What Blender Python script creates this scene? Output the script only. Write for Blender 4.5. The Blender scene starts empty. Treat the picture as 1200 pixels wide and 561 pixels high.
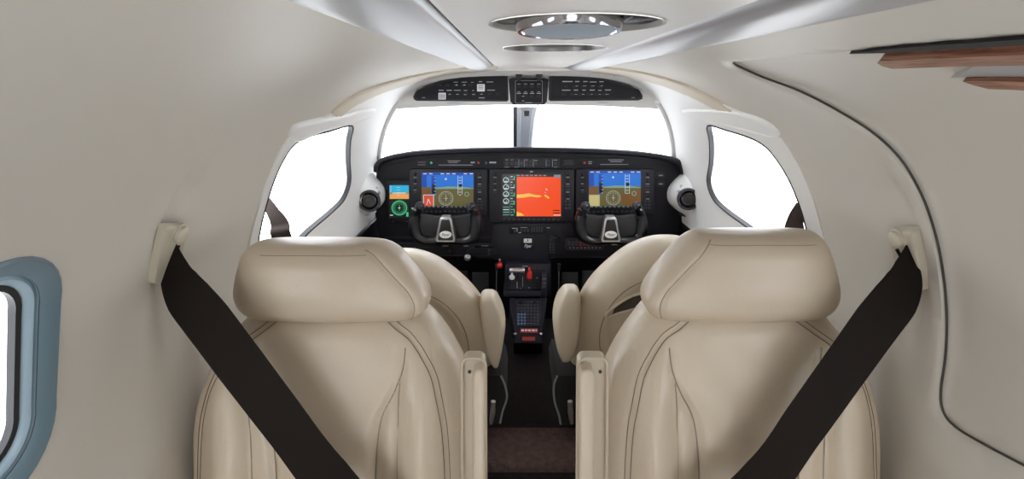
import bpy, bmesh, math, random
from mathutils import Vector, Matrix
from mathutils.geometry import delaunay_2d_cdt
random.seed(7)
C = bpy.context.scene.collection
PI = math.pi

# ------------------------------------------------------------------ camera
F = 610.0
TH = math.atan((280.5 - 100) / F)
CAM = Vector((-0.05, 0.0, 1.10))
cd = bpy.data.cameras.new('camera')
cam = bpy.data.objects.new('camera', cd)
C.objects.link(cam)
cam.location = CAM
cam.rotation_euler = (PI / 2 - TH, 0, 0)
cd.sensor_width = 36
cd.lens = F / 1200 * 36
cd.shift_x = -2.0 / 1200
cd.clip_start = 0.01
bpy.context.scene.camera = cam
ct, st = math.cos(TH), math.sin(TH)


def ray(px, py):
    X = (px - 602) / F
    S = (280.5 - py) / F
    return Vector((X, ct + S * st, -st + S * ct))


def P(px, py, t=None, Y=None):
    """the point seen at a pixel of the photograph, at camera depth t or at distance Y"""
    d = ray(px, py)
    if t is None:
        t = Y / d.y
    return CAM + d * t


# --------------------------------------------------------------- materials
def nt(name):
    m = bpy.data.materials.new(name)
    m.use_nodes = True
    return m, m.node_tree.nodes, m.node_tree.links, m.node_tree.nodes['Principled BSDF']


def mat(name, col, rough=0.5, metal=0.0, bump=0.0, scale=200.0, var=0.0, coat=0.0, vscale=3.0, spec=0.5, kind='noise', bdist=0.001):
    m, N, L, b = nt(name)
    b.inputs['Base Color'].default_value = (*col, 1)
    b.inputs['Roughness'].default_value = rough
    b.inputs['Metallic'].default_value = metal
    b.inputs['Coat Weight'].default_value = coat
    b.inputs['Specular IOR Level'].default_value = spec
    tc = N.new('ShaderNodeTexCoord')
    if var > 0:
        n = N.new('ShaderNodeTexNoise')
        n.inputs['Scale'].default_value = vscale
        n.inputs['Detail'].default_value = 5
        r = N.new('ShaderNodeValToRGB')
        r.color_ramp.elements[0].position = 0.3
        r.color_ramp.elements[1].position = 0.7
        r.color_ramp.elements[0].color = (*[c * (1 - var) for c in col], 1)
        r.color_ramp.elements[1].color = (*[min(1, c * (1 + var)) for c in col], 1)
        L.new(tc.outputs['Object'], n.inputs['Vector'])
        L.new(n.outputs['Fac'], r.inputs['Fac'])
        L.new(r.outputs['Color'], b.inputs['Base Color'])
    if bump > 0:
        if kind == 'noise':
            n = N.new('ShaderNodeTexNoise')
            n.inputs['Detail'].default_value = 4
            out = n.outputs['Fac']
        else:
            n = N.new('ShaderNodeTexVoronoi')
            out = n.outputs['Distance']
        n.inputs['Scale'].default_value = scale
        bp = N.new('ShaderNodeBump')
        bp.inputs['Strength'].default_value = bump
        bp.inputs['Distance'].default_value = bdist
        L.new(tc.outputs['Object'], n.inputs['Vector'])
        L.new(out, bp.inputs['Height'])
        L.new(bp.outputs['Normal'], b.inputs['Normal'])
    return m


def emis(name, col, s=1.0):
    m, N, L, b = nt(name)
    b.inputs['Base Color'].default_value = (0.01, 0.01, 0.01, 1)
    b.inputs['Roughness'].default_value = 0.25
    b.inputs['Emission Color'].default_value = (*col, 1)
    b.inputs['Emission Strength'].default_value = s
    return m


def srgb(r, g, b):
    f = lambda c: (c / 255 / 12.92) if c <= 10 else ((c / 255 + 0.055) / 1.055) ** 2.4
    return (f(r), f(g), f(b))


M = {}
M['wall'] = mat('cabin_liner', (0.645, 0.61, 0.555), 0.50, bump=0.12, scale=260, var=0.02, vscale=2.5, coat=0.0, spec=0.35)
M['rail'] = mat('ceiling_rail_satin', (0.38, 0.38, 0.395), 0.34, bump=0.05, scale=200, coat=0.0)
M['ceil'] = mat('ceiling_panel', (0.70, 0.68, 0.65), 0.45, bump=0.1, scale=300)
M['cock'] = mat('cockpit_liner_white', (0.86, 0.855, 0.84), 0.45, bump=0.08, scale=220)
M['tan'] = mat('arch_trim_tan', (0.62, 0.55, 0.44), 0.5, bump=0.1, scale=250)
M['leather'] = mat('cream_leather', (0.57, 0.475, 0.36), 0.40, bump=0.30, scale=420, var=0.04, vscale=5, coat=0.12, kind='voronoi', bdist=0.0006)
M['leather_crew'] = mat('pale_cream_leather', (0.66, 0.57, 0.445), 0.40, bump=0.30, scale=420, var=0.04, vscale=5, coat=0.12, kind='voronoi', bdist=0.0006)
M['stitch'] = mat('brown_stitching', (0.16, 0.115, 0.075), 0.8)
M['piping'] = mat('leather_seam', (0.30, 0.245, 0.185), 0.6)
M['beige_plastic'] = mat('beige_plastic', (0.52, 0.44, 0.33), 0.38, bump=0.05, scale=150)
M['guide'] = mat('belt_guide_plastic', (0.55, 0.50, 0.40), 0.35, bump=0.05, scale=150)
M['black'] = mat('black_panel', (0.008, 0.008, 0.013), 0.5, bump=0.1, scale=350, spec=0.3)
M['black2'] = mat('bezel_black', (0.013, 0.013, 0.020), 0.45, bump=0.05, scale=300, spec=0.35)
M['gloss'] = mat('gloss_black', (0.005, 0.006, 0.010), 0.30, bump=0.02, scale=30, coat=0.4)
M['key'] = mat('key_grey', (0.04, 0.04, 0.055), 0.45)
M['keyblue'] = mat('key_blue_grey', (0.12, 0.18, 0.30), 0.45)
M['print'] = mat('legend_print', (0.42, 0.43, 0.46), 0.6)
M['white'] = mat('white_print', (0.75, 0.75, 0.75), 0.5)
M['silver'] = mat('brushed_silver', (0.55, 0.55, 0.57), 0.28, metal=0.9, bump=0.04, scale=80)
M['chrome'] = mat('polished_chrome', (0.75, 0.76, 0.78), 0.08, metal=1.0)
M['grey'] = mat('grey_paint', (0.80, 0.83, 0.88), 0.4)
M['mgrey'] = mat('mid_grey_plastic', (0.22, 0.24, 0.27), 0.4)
M['bowl'] = mat('dull_metal_bowl', (0.22, 0.215, 0.21), 0.3, metal=0.6)
M['darkchrome'] = mat('smoked_chrome', (0.40, 0.40, 0.42), 0.12, metal=1.0)
M['recess'] = mat('recess_lining', (0.30, 0.285, 0.26), 0.5)
M['dgrey'] = mat('dark_grey', (0.035, 0.037, 0.045), 0.45)
M['red'] = mat('red_plastic', (0.62, 0.025, 0.02), 0.35, coat=0.3)
M['dred'] = mat('dark_red_placard', (0.38, 0.03, 0.03), 0.4)
M['brown_dk'] = mat('breaker_red_brown', (0.16, 0.03, 0.03), 0.5)
M['belt'] = mat('belt_webbing', (0.011, 0.0072, 0.0055), 0.85, bump=0.5, scale=500, spec=0.2)
M['belt_brown'] = mat('brown_belt_webbing', (0.045, 0.030, 0.024), 0.75, bump=0.5, scale=500)
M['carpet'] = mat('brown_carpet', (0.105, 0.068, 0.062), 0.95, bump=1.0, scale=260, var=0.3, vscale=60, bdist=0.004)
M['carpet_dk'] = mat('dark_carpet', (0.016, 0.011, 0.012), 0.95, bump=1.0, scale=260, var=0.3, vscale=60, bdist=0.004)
M['winframe'] = mat('window_frame_blue_grey', (0.13, 0.20, 0.245), 0.35, bump=0.05, scale=200, coat=0.2)
M['winring'] = mat('window_ring_light', (0.30, 0.40, 0.47), 0.32, coat=0.2)
M['rubber'] = mat('black_rubber', (0.015, 0.015, 0.017), 0.6)
M['seam'] = mat('seam_gap_dark', (0.07, 0.062, 0.052), 0.8)
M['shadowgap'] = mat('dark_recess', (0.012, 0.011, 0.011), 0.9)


def wood():
    m, N, L, b = nt('wood_veneer')
    tc = N.new('ShaderNodeTexCoord')
    mp = N.new('ShaderNodeMapping')
    mp.inputs['Scale'].default_value = (60, 6, 60)
    n = N.new('ShaderNodeTexNoise')
    n.inputs['Scale'].default_value = 2.0
    n.inputs['Detail'].default_value = 6
    n.inputs['Distortion'].default_value = 1.2
    r = N.new('ShaderNodeValToRGB')
    r.color_ramp.elements[0].position = 0.35
    r.color_ramp.elements[1].position = 0.7
    r.color_ramp.elements[0].color = (0.17, 0.055, 0.03, 1)
    r.color_ramp.elements[1].color = (0.46, 0.24, 0.15, 1)
    L.new(tc.outputs['Object'], mp.inputs['Vector'])
    L.new(mp.outputs['Vector'], n.inputs['Vector'])
    L.new(n.outputs['Fac'], r.inputs['Fac'])
    L.new(r.outputs['Color'], b.inputs['Base Color'])
    b.inputs['Roughness'].default_value = 0.4
    b.inputs['Coat Weight'].default_value = 0.15
    return m


M['wood'] = wood()


def glass():
    m = bpy.data.materials.new('clear_window_glass')
    m.use_nodes = True
    N, L = m.node_tree.nodes, m.node_tree.links
    N.clear()
    o = N.new('ShaderNodeOutputMaterial')
    tr = N.new('ShaderNodeBsdfTransparent')
    tr.inputs['Color'].default_value = (0.96, 0.97, 0.98, 1)
    gl = N.new('ShaderNodeBsdfGlossy')
    gl.inputs['Roughness'].default_value = 0.03
    mx = N.new('ShaderNodeMixShader')
    mx.inputs['Fac'].default_value = 0.06
    L.new(tr.outputs[0], mx.inputs[1])
    L.new(gl.outputs[0], mx.inputs[2])
    L.new(mx.outputs[0], o.inputs['Surface'])
    return m


M['glass'] = glass()
M['lens'] = mat('frosted_lamp_lens', (0.36, 0.43, 0.50), 0.6)

# ----------------------------------------------------------------- helpers


def link(name, me, m, parent=None, smooth=True, ang=35):
    o = bpy.data.objects.new(name, me)
    C.objects.link(o)
    ms = m if isinstance(m, (list, tuple)) else [m]
    for x in ms:
        me.materials.append(x)
    if smooth:
        me.polygons.foreach_set('use_smooth', [True] * len(me.polygons))
        if ang < 180:
            me.set_sharp_from_angle(angle=math.radians(ang))
    if parent:
        o.parent = parent
        o.matrix_parent_inverse = Matrix.Translation(parent.location).inverted() if parent.type == 'EMPTY' else Matrix()
    return o


def done(name, bm, m, parent=None, smooth=True, ang=35, norm=True):
    if norm:
        bmesh.ops.recalc_face_normals(bm, faces=bm.faces)
    me = bpy.data.meshes.new(name)
    bm.to_mesh(me)
    bm.free()
    return link(name, me, m, parent, smooth, ang)


def tag(o, label, cat, group=None):
    o['label'] = label
    o['category'] = cat
    if group:
        o['group'] = group
    return o


def empty(name, loc, label, cat, group=None):
    o = bpy.data.objects.new(name, None)
    o.empty_display_size = 0.05
    o.location = loc
    C.objects.link(o)
    return tag(o, label, cat, group)


def struct(o):
    o['kind'] = 'structure'
    return o


def bx(bm, c, s, bev=0.0, rot=None, mi=0, seg=3):
    t = bmesh.new()
    bmesh.ops.create_cube(t, size=1)
    bmesh.ops.scale(t, vec=s, verts=t.verts)
    if bev > 0:
        bmesh.ops.bevel(t, geom=t.edges[:], offset=bev, segments=seg, profile=0.5, affect='EDGES')
    mx = Matrix.Translation(c)
    if rot is not None:
        mx = mx @ rot
    bmesh.ops.transform(t, matrix=mx, verts=t.verts)
    merge(bm, t, mi)


def merge(bm, t, mi=0):
    for f in t.faces:
        f.material_index = mi
    me = bpy.data.meshes.new('tmp')
    t.to_mesh(me)
    t.free()
    bm.from_mesh(me)
    bpy.data.meshes.remove(me)


def lathe(bm, c, prof, axis=Vector((0, -1, 0)), n=28, mi=0):
    """prof: (radius, height along axis)"""
    q = Vector((0, 0, 1)).rotation_difference(axis.normalized())
    rings = []
    for r, h in prof:
        rings.append([bm.verts.new(Vector(c) + q @ Vector((max(r, 1e-5) * math.cos(2 * PI * k / n), max(r, 1e-5) * math.sin(2 * PI * k / n), h))) for k in range(n)])
    for a, b in zip(rings, rings[1:]):
        for k in range(n):
            f = bm.faces.new((a[k], a[(k + 1) % n], b[(k + 1) % n], b[k]))
            f.material_index = mi
    for ring in (rings[0], rings[-1]):
        f = bm.faces.new(ring)
        f.material_index = mi


def catmull(pts, n=8, closed=False):
    pts = [Vector(p) for p in pts]
    out = []
    L = len(pts)
    rng = range(L) if closed else range(L - 1)
    for i in rng:
        if closed:
            a, b, c, d = pts[i - 1], pts[i], pts[(i + 1) % L], pts[(i + 2) % L]
        else:
            a = pts[i - 1] if i > 0 else 2 * pts[0] - pts[1]
            b, c = pts[i], pts[i + 1]
            d = pts[i + 2] if i + 2 < L else 2 * pts[-1] - pts[-2]
        for k in range(n):
            s = k / n
            out.append(0.5 * ((2 * b) + (c - a) * s + (2 * a - 5 * b + 4 * c - d) * s * s + (3 * b - a - 3 * c + d) * s ** 3))
    if not closed:
        out.append(pts[-1])
    return out


def tube(bm, pts, r, n=10, mi=0, up=None, flat=1.0):
    """sweep; r a number or list; flat squeezes along up"""
    pts = [Vector(p) for p in pts]
    rings = []
    prev = None
    for i, p in enumerate(pts):
        a = pts[max(i - 1, 0)]
        b = pts[min(i + 1, len(pts) - 1)]
        t = (b - a).normalized()
        u = Vector(up) if up is not None else (prev if prev is not None else (Vector((0, 0, 1)) if abs(t.z) < 0.9 else Vector((1, 0, 0))))
        x = t.cross(u)
        if x.length < 1e-6:
            x = t.cross(Vector((1, 0.3, 0.2)))
        x.normalize()
        y = x.cross(t).normalized()
        prev = y
        rr = r[i] if isinstance(r, (list, tuple)) else r
        rings.append([bm.verts.new(p + rr * (math.cos(2 * PI * k / n) * x + flat * math.sin(2 * PI * k / n) * y)) for k in range(n)])
    for a, b in zip(rings, rings[1:]):
        for k in range(n):
            f = bm.faces.new((a[k], a[(k + 1) % n], b[(k + 1) % n], b[k]))
            f.material_index = mi
    for ring in (rings[0], rings[-1]):
        f = bm.faces.new(ring)
        f.material_index = mi


def grid(bm, rows, close_u=False, mi=0):
    V = [[bm.verts.new(p) for p in r] for r in rows]
    for a, b in zip(V, V[1:]):
        n = len(a)
        for k in range(n if close_u else n - 1):
            f = bm.faces.new((a[k], a[(k + 1) % n], b[(k + 1) % n], b[k]))
            f.material_index = mi
    return V


def prism(bm, pts, dirv, depth, mi=0, bev=0.0):
    """extrude a 3D outline along dirv"""
    t = bmesh.new()
    d = Vector(dirv).normalized() * depth
    a = [t.verts.new(p) for p in pts]
    b = [t.verts.new(Vector(p) + d) for p in pts]
    fa = t.faces.new(a)
    t.faces.new(list(reversed(b)))
    n = len(a)
    for k in range(n):
        t.faces.new((a[(k + 1) % n], a[k], b[k], b[(k + 1) % n]))
    bmesh.ops.recalc_face_normals(t, faces=t.faces)
    if bev > 0:
        bmesh.ops.bevel(t, geom=[e for e in fa.edges], offset=bev, segments=3, profile=0.5, affect='EDGES')
    merge(bm, t, mi)


def inpoly(x, y, poly):
    c = False
    j = len(poly) - 1
    for i in range(len(poly)):
        xi, yi = poly[i][0], poly[i][1]
        xj, yj = poly[j][0], poly[j][1]
        if (yi > y) != (yj > y) and x < (xj - xi) * (y - yi) / (yj - yi) + xi:
            c = not c
        j = i
    return c


def dist_poly(x, y, poly, closed=True):
    best = 1e9
    n = len(poly)
    for i in range(n if closed else n - 1):
        ax, ay = poly[i][0], poly[i][1]
        bx_, by_ = poly[(i + 1) % n][0], poly[(i + 1) % n][1]
        dx, dy = bx_ - ax, by_ - ay
        l = dx * dx + dy * dy
        s = 0 if l == 0 else max(0, min(1, ((x - ax) * dx + (y - ay) * dy) / l))
        d = (ax + s * dx - x) ** 2 + (ay + s * dy - y) ** 2
        if d < best:
            best = d
    return math.sqrt(best)


# ------------------------------------------------------- the fuselage shell
R, ZC, CAP = 0.63, 0.62, 0.535
DU = R * PI / 2


def prof(u):
    s = 1 if u >= 0 else -1
    a = abs(u)
    if a <= DU:
        ph = a / R
        c = math.cos(ph)
        r = R
        if c > 0.05:
            r = (R ** -14 + (CAP / c) ** -14) ** (-1 / 14)
        return s * r * math.sin(ph), ZC + r * math.cos(ph)
    d = a - DU
    return s * R * max(0.0, 1 - (d / 0.68) ** 3.2) ** (1 / 3.2), ZC - d


def SH(u, y, off=0.0):
    x, z = prof(u)
    p = Vector((x, y, z))
    if off:
        x2, z2 = prof(u + 0.004)
        x1, z1 = prof(u - 0.004)
        tx, tz = x2 - x1, z2 - z1
        l = math.hypot(tx, tz)
        n = Vector((-tz / l, 0, tx / l))
        if n.x * (0 - x) + n.z * (ZC - z) < 0:
            n = -n
        p += n * off
    return p


def xz2u(x, z):
    s = 1 if x >= 0 else -1
    if z >= ZC:
        return s * R * math.atan2(abs(x), z - ZC)
    return s * (DU + ZC - z)


def outside(p):
    u = xz2u(p.x, p.z)
    x, z = prof(u)
    if p.z >= ZC:
        return math.hypot(p.x, p.z - ZC) > math.hypot(x, z - ZC)
    return abs(p.x) > abs(x)


def uv(px, py):
    d = ray(px, py)
    t0, t1 = 0.0, 0.0
    while t1 < 6:
        t1 += 0.02
        if outside(CAM + d * t1):
            break
        t0 = t1
    for _ in range(30):
        tm = (t0 + t1) / 2
        if outside(CAM + d * tm):
            t1 = tm
        else:
            t0 = tm
    p = CAM + d * t1
    return (xz2u(p.x, p.z), p.y)


def cdt_mesh(outer, holes, step, fn, extra=()):
    """fill outer (2D loop) minus holes, 3D position from fn(u, y)"""
    vs, es, faces = [], [], []
    def add_loop(lp, closed=True):
        i0 = len(vs)
        vs.extend([Vector((p[0], p[1])) for p in lp])
        n = len(lp)
        es.extend([(i0 + k, i0 + (k + 1) % n) for k in range(n if closed else n - 1)])
    add_loop(outer)
    for h in holes:
        add_loop(h)
    for e in extra:
        add_loop(e, False)
    us = [p[0] for p in outer]
    ys = [p[1] for p in outer]
    loops = [outer] + list(holes) + list(extra)
    nu = int((max(us) - min(us)) / step) + 1
    ny = int((max(ys) - min(ys)) / step) + 1
    boxes = [(min(p[0] for p in l), max(p[0] for p in l), min(p[1] for p in l), max(p[1] for p in l)) for l in loops]
    for i in range(1, nu):
        for j in range(1, ny):
            x = min(us) + i * step + (0.5 * step if j % 2 else 0)
            y = min(ys) + j * step
            if not inpoly(x, y, outer):
                continue
            ok = True
            for l, b in zip(loops, boxes):
                if b[0] - step < x < b[1] + step and b[2] - step < y < b[3] + step:
                    if dist_poly(x, y, l, l is outer or any(l is h for h in holes)) < 0.45 * step:
                        ok = False
                        break
            if ok:
                vs.append(Vector((x, y)))
    r = delaunay_2d_cdt(vs, es, [], 0, 1e-6)
    V, Fc = r[0], r[2]
    bm = bmesh.new()
    bv = [bm.verts.new(fn(v.x, v.y)) for v in V]
    for f in Fc:
        cx = sum(V[i].x for i in f) / len(f)
        cy = sum(V[i].y for i in f) / len(f)
        if not inpoly(cx, cy, outer) or any(inpoly(cx, cy, h) for h in holes):
            continue
        try:
            bm.faces.new([bv[i] for i in f])
        except ValueError:
            pass
    for v in [v for v in bm.verts if not v.link_faces]:
        bm.verts.remove(v)
    return bm


def face_inward(bm):
    for f in bm.faces:
        c = f.calc_center_median()
        if f.normal.dot(Vector((0 - c.x, 0, ZC - c.z))) < 0:
            f.normal_flip()


def dens(lp, step=0.02, closed=True):
    out = []
    n = len(lp)
    for i in range(n if closed else n - 1):
        a = Vector(lp[i][:2])
        b = Vector(lp[(i + 1) % n][:2])
        k = max(1, int((b - a).length / step))
        for j in range(k):
            out.append(a + (b - a) * j / k)
    if not closed:
        out.append(Vector(lp[-1][:2]))
    return out


def patch(name, poly, h, bev, m, parent=None, step=0.012, base=0.0, under=None):
    """a raised plate lying on the shell, with a rolled edge"""
    poly = [Vector(p[:2]) for p in poly]
    def fn(u, y):
        d = dist_poly(u, y, poly)
        s = min(1.0, d / bev)
        return SH(u, y, base + h * math.sqrt(max(0, 1 - (1 - s) ** 2)))
    # inset rings for a crisp roll
    cx = sum(p.x for p in poly) / len(poly)
    rings = []
    n = len(poly)
    area = sum(poly[i].x * poly[(i + 1) % n].y - poly[(i + 1) % n].x * poly[i].y for i in range(n))
    sg = 1 if area > 0 else -1
    for fr in (0.12, 0.4, 1.0):
        rg = []
        for i in range(n):
            t = (poly[(i + 1) % n] - poly[i - 1]).normalized()
            nn = Vector((-t.y, t.x)) * sg
            q = poly[i] + nn * bev * fr
            if inpoly(q.x, q.y, poly) and dist_poly(q.x, q.y, poly) > bev * fr * 0.9:
                rg.append(q)
        rings += rg
    bm0 = cdt_mesh(poly, [], step, fn, extra=[[a, a + Vector((1e-4, 1e-4))] for a in rings])
    face_inward(bm0)
    # skirt
    be = [e for e in bm0.edges if len(e.link_faces) == 1]
    r = bmesh.ops.extrude_edge_only(bm0, edges=be)
    for v in [g for g in r['geom'] if isinstance(g, bmesh.types.BMVert)]:
        u_ = xz2u(v.co.x, v.co.z)
        v.co += (v.co - Vector((0, v.co.y, ZC))).normalized() * (0.004 + base)
    return done(name, bm0, m, parent, ang=50, norm=False)


# arch / brow curves
def arch_y(x):
    return 1.66 + 0.25 * min(1, abs(x) / 0.48) ** 2.0


def arch_u(ph_deg):
    u = R * math.radians(ph_deg)
    return u


XB = 0.485


def front_boundary(sign):
    pts = []
    x0, z0 = prof(0.172)
    # along the arch
    for k in range(0, 15):
        u = 0.172 + (R * math.radians(49.5) - 0.172) * k / 14
        x, z = prof(u)
        pts.append((sign * u, arch_y(x)))
    pts += [(sign * R * math.radians(60), 2.0), (sign * R * math.radians(71), 2.10), (sign * R * math.radians(76), 2.35), (sign * 1.60, 2.35)]
    return pts


# openings ---------------------------------------------------------------
LW = [(411, 147), (409, 165), (408.5, 190), (409.5, 212), (403, 232), (388, 248), (362, 270), (340, 292), (315, 300), (302, 288), (304, 266), (311, 238), (320, 210), (331, 186), (344, 168), (362, 159), (385, 153)]
RW = [(831, 147), (833, 165), (833, 190), (830, 212), (836, 231), (850, 246), (880, 268), (905, 290), (930, 296), (948, 288), (945, 262), (937, 236), (926, 210), (912, 187), (897, 170), (878, 160), (852, 152)]


def cr2(pts, n=4):
    return [Vector((p.x, p.y)) for p in catmull([(a, b, 0) for a, b in pts], n, True)]


lw_uv = cr2([uv(*p) for p in LW])
rw_uv = cr2([uv(*p) for p in RW])


def rrect(cu, cy, hu, hy, r, n=8):
    out = []
    for sx, sy, a0 in ((1, 1, 0), (-1, 1, 90), (-1, -1, 180), (1, -1, 270)):
        for k in range(n + 1):
            a = math.radians(a0 + 90 * k / n)
            out.append(Vector((cu + sx * (hu - r) + r * math.cos(a), cy + sy * (hy - r) + r * math.sin(a))))
    return out


WU = xz2u(0.62, 0.80)        # centre height of the cabin windows
cabin_w = []
for s in (-1, 1):
    for yc_ in (0.362, -0.19):  # aft pair is out of view, added to let in light
        cabin_w.append((s, rrect(s * (WU), yc_, 0.150, 0.200, 0.085)))

# seam of the raised right side panel
SEAM = [(1330, 15), (1200, 30), (1100, 41), (1000, 51), (930, 58), (880, 64), (862, 67), (866, 74), (895, 87), (940, 104), (985, 127), (1025, 152), (1058, 183), (1083, 225), (1099, 270), (1109, 320), (1113, 370), (1111, 420), (1106, 455), (1108, 480), (1122, 499), (1160, 522), (1210, 548), (1290, 590)]
seam_uv = [Vector((p.x, p.y)) for p in catmull([(*uv(*p), 0) for p in SEAM], 5)]
seam_poly = seam_uv + [Vector((1.5, -1.4)), Vector((0.35, -1.4))]


def right_off(u, y):
    ins = inpoly(u, y, seam_poly)
    d = dist_poly(u, y, seam_uv, False)
    if ins:
        return 0.0
    return 0.010 * math.sqrt(max(0, 1 - max(0, 1 - d / 0.010) ** 2)) * math.exp(-d / 0.16)


def lower_bulge(u, y):
    a = abs(u)
    # armrest ledge low on the side wall
    z0 = 0.42
    d = a - DU
    zz = ZC - d
    if y > 1.15:
        return 0.0
    k = max(0.0, min(1.0, (0.575 - zz) / 0.045))
    k = k * k * (3 - 2 * k)
    f = max(0.0, min(1.0, (0.78 - y) / 0.16))
    return 0.032 * k * f


scoop = {-1: [Vector(uv(*p)) for p in ((236, 186), (222, 222), (200, 268), (193, 330), (206, 402))], 1: [Vector(uv(*p)) for p in ((1042, 190), (1052, 226), (1068, 268), (1076, 330), (1062, 402))]}


def scoop_off(sign, u, y):
    ln = scoop[sign]
    if abs(u - ln[2].x) > 0.25 or abs(y - ln[2].y) > 0.25:
        return 0.0
    d = dist_poly(u, y, ln, False)
    e = min(1.0, (Vector((u, y)) - ln[0]).length / 0.07, (Vector((u, y)) - ln[-1]).length / 0.07)
    return -0.016 * e * math.exp(-(d / 0.024) ** 2)


def wall(sign):
    u_in = 0.172
    fb = front_boundary(sign)
    outer = [(sign * u_in, -1.5)] + fb + [(sign * 1.60, -1.5)]
    outer = dens(outer, 0.02)
    holes = [w for s, w in cabin_w if s == sign] + [lw_uv if sign < 0 else rw_uv]
    extra = []
    ln = scoop[sign]
    for k_ in (-0.03, -0.018, -0.009, 0.0, 0.009, 0.018, 0.03):
        for p in dens([q_ + Vector((0.3 * k_, k_)) for q_ in ln], 0.012, False):
            extra.append([p, p + Vector((1e-4, 1e-4))])
    sc_extra = extra
    if sign > 0:
        inner = []
        extra = sc_extra + [seam_uv]
        off2 = []
        for i in range(1, len(seam_uv) - 1):
            t = (seam_uv[i + 1] - seam_uv[i - 1]).normalized()
            nn = Vector((-t.y, t.x))
            q = seam_uv[i] + nn * 0.005
            if inpoly(q.x, q.y, seam_poly):
                q = seam_uv[i] - nn * 0.005
            off2.append(q)
        extra.append(off2)
        fn = lambda u, y: SH(u, y, right_off(u, y) + lower_bulge(u, y) + scoop_off(1, u, y))
    else:
        fn = lambda u, y: SH(u, y, lower_bulge(u, y) + scoop_off(-1, u, y))
    bm = cdt_mesh(outer, holes, 0.02, fn, extra)
    face_inward(bm)
    # cockpit window reveal
    o = done('wall_left' if sign < 0 else 'wall_right', bm, M['wall'], ang=60, norm=False)
    return struct(o)


WL = wall(-1)
WR = wall(1)


def loop3(lp, off, inset=0.0, rad=None):
    n = len(lp)
    area = sum(lp[i].x * lp[(i + 1) % n].y - lp[(i + 1) % n].x * lp[i].y for i in range(n))
    sg = 1 if area > 0 else -1
    out = []
    for i in range(n):
        t = (lp[(i + 1) % n] - lp[i - 1]).normalized()
        nn = Vector((-t.y, t.x)) * sg
        q = lp[i] + nn * inset
        out.append(SH(q.x, q.y, off))
    return out


def bands(name, lp, pr, m, parent=None, ang=40):
    bm = bmesh.new()
    rows = [loop3(lp, o, i) for i, o in pr]
    grid(bm, rows, True)
    return done(name, bm, m, parent, ang=ang, norm=False)


wn = 0
for s, lp in cabin_w:
    wn += 1
    fr = bands('window_%d' % wn, lp, [(-0.004, -0.002), (-0.004, 0.002), (-0.001, 0.004), (0.003, 0.003), (0.014, 0.000), (0.0195, -0.003)], M['winframe'])
    struct(fr)
    bands('inner_ring', lp, [(0.0195, -0.004), (0.020, -0.008), (0.0225, -0.007), (0.025, -0.004), (0.030, -0.006), (0.034, -0.010)], M['winring'], fr)
    bands('gasket', lp, [(0.0190, -0.003), (0.0200, -0.0090), (0.0225, -0.0105), (0.033, -0.011), (0.035, -0.009), (0.041, -0.010), (0.042, -0.018)], M['rubber'], fr)
    q = [Vector((lp[i].x, lp[i].y)) for i in range(len(lp))]
    c = sum(q, Vector((0, 0))) / len(q)
    ql = [c + (p - c) * 0.80 for p in q]
    bm = cdt_mesh(ql, [], 0.03, lambda u, y: SH(u, y, -0.013))
    done('pane', bm, M['glass'], fr, ang=180)

# cockpit side windows: reveal, seal, pane
for s, lp in ((-1, lw_uv), (1, rw_uv)):
    wn += 1
    fr = struct(bands('window_%d' % wn, lp, [(-0.0005, 0.0), (0.001, -0.003), (0.002, -0.02)], M['cock'], ang=60))
    bands('window_seal', lp, [(-0.004, 0.0035), (-0.003, 0.0055), (0.0015, 0.0045), (0.003, -0.002), (0.0045, -0.008)], M['rubber'], fr)
    bm = cdt_mesh([p for p in lp], [], 0.03, lambda u, y: SH(u, y, -0.02))
    done('pane', bm, M['glass'], fr, ang=180)

# white cockpit lining over the forward part of the shell (offset inwards 2 mm)
def cock_liner(sign, name):
    mark = [(595, 80), (540, 84), (490, 92), (452, 104), (425, 116), (398, 128), (372, 140), (345, 152), (330, 172), (315, 205), (303, 240), (292, 280), (288, 330), (300, 420)]
    if sign > 0:
        mark = [(690, 80), (740, 86), (785, 96), (820, 110), (850, 122), (878, 134), (905, 148), (925, 172), (945, 210), (958, 245), (968, 285), (975, 330), (965, 420)]
    ln = [uv(*p) for p in mark]
    ln = [p for p in ln if abs(p[0]) > 0.2]
    fb = [p for p in front_boundary(sign)]
    fb = [p for p in fb if abs(p[0]) > abs(ln[0][0])]
    last = ln[-1]
    fbx = [p for p in fb if abs(p[0]) < DU + 0.06] + [(sign * (DU + 0.06), 2.35)]
    end = (sign * (DU + 0.06), ln[-1][1])
    ln = [p for p in ln if abs(p[0]) < DU + 0.05] + [(sign * (DU + 0.06), [p for p in ln if abs(p[0]) < DU + 0.05][-1][1])]
    outer = dens(list(ln) + list(reversed(fbx)), 0.02)
    hole = lw_uv if sign < 0 else rw_uv
    def fn(u, y):
        return SH(u, y, 0.0035)
    bm = cdt_mesh(outer, [hole], 0.02, fn)
    face_inward(bm)
    be = [e for e in bm.edges if len(e.link_faces) == 1]
    r = bmesh.ops.extrude_edge_only(bm, edges=be)
    for v in [g for g in r['geom'] if isinstance(g, bmesh.types.BMVert)]:
        v.co += (v.co - Vector((0, v.co.y, ZC))).normalized() * 0.006
    return struct(done(name, bm, M['cock'], ang=50, norm=False))


cock_liner(-1, 'trim_1')
cock_liner(1, 'trim_2')

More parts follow.
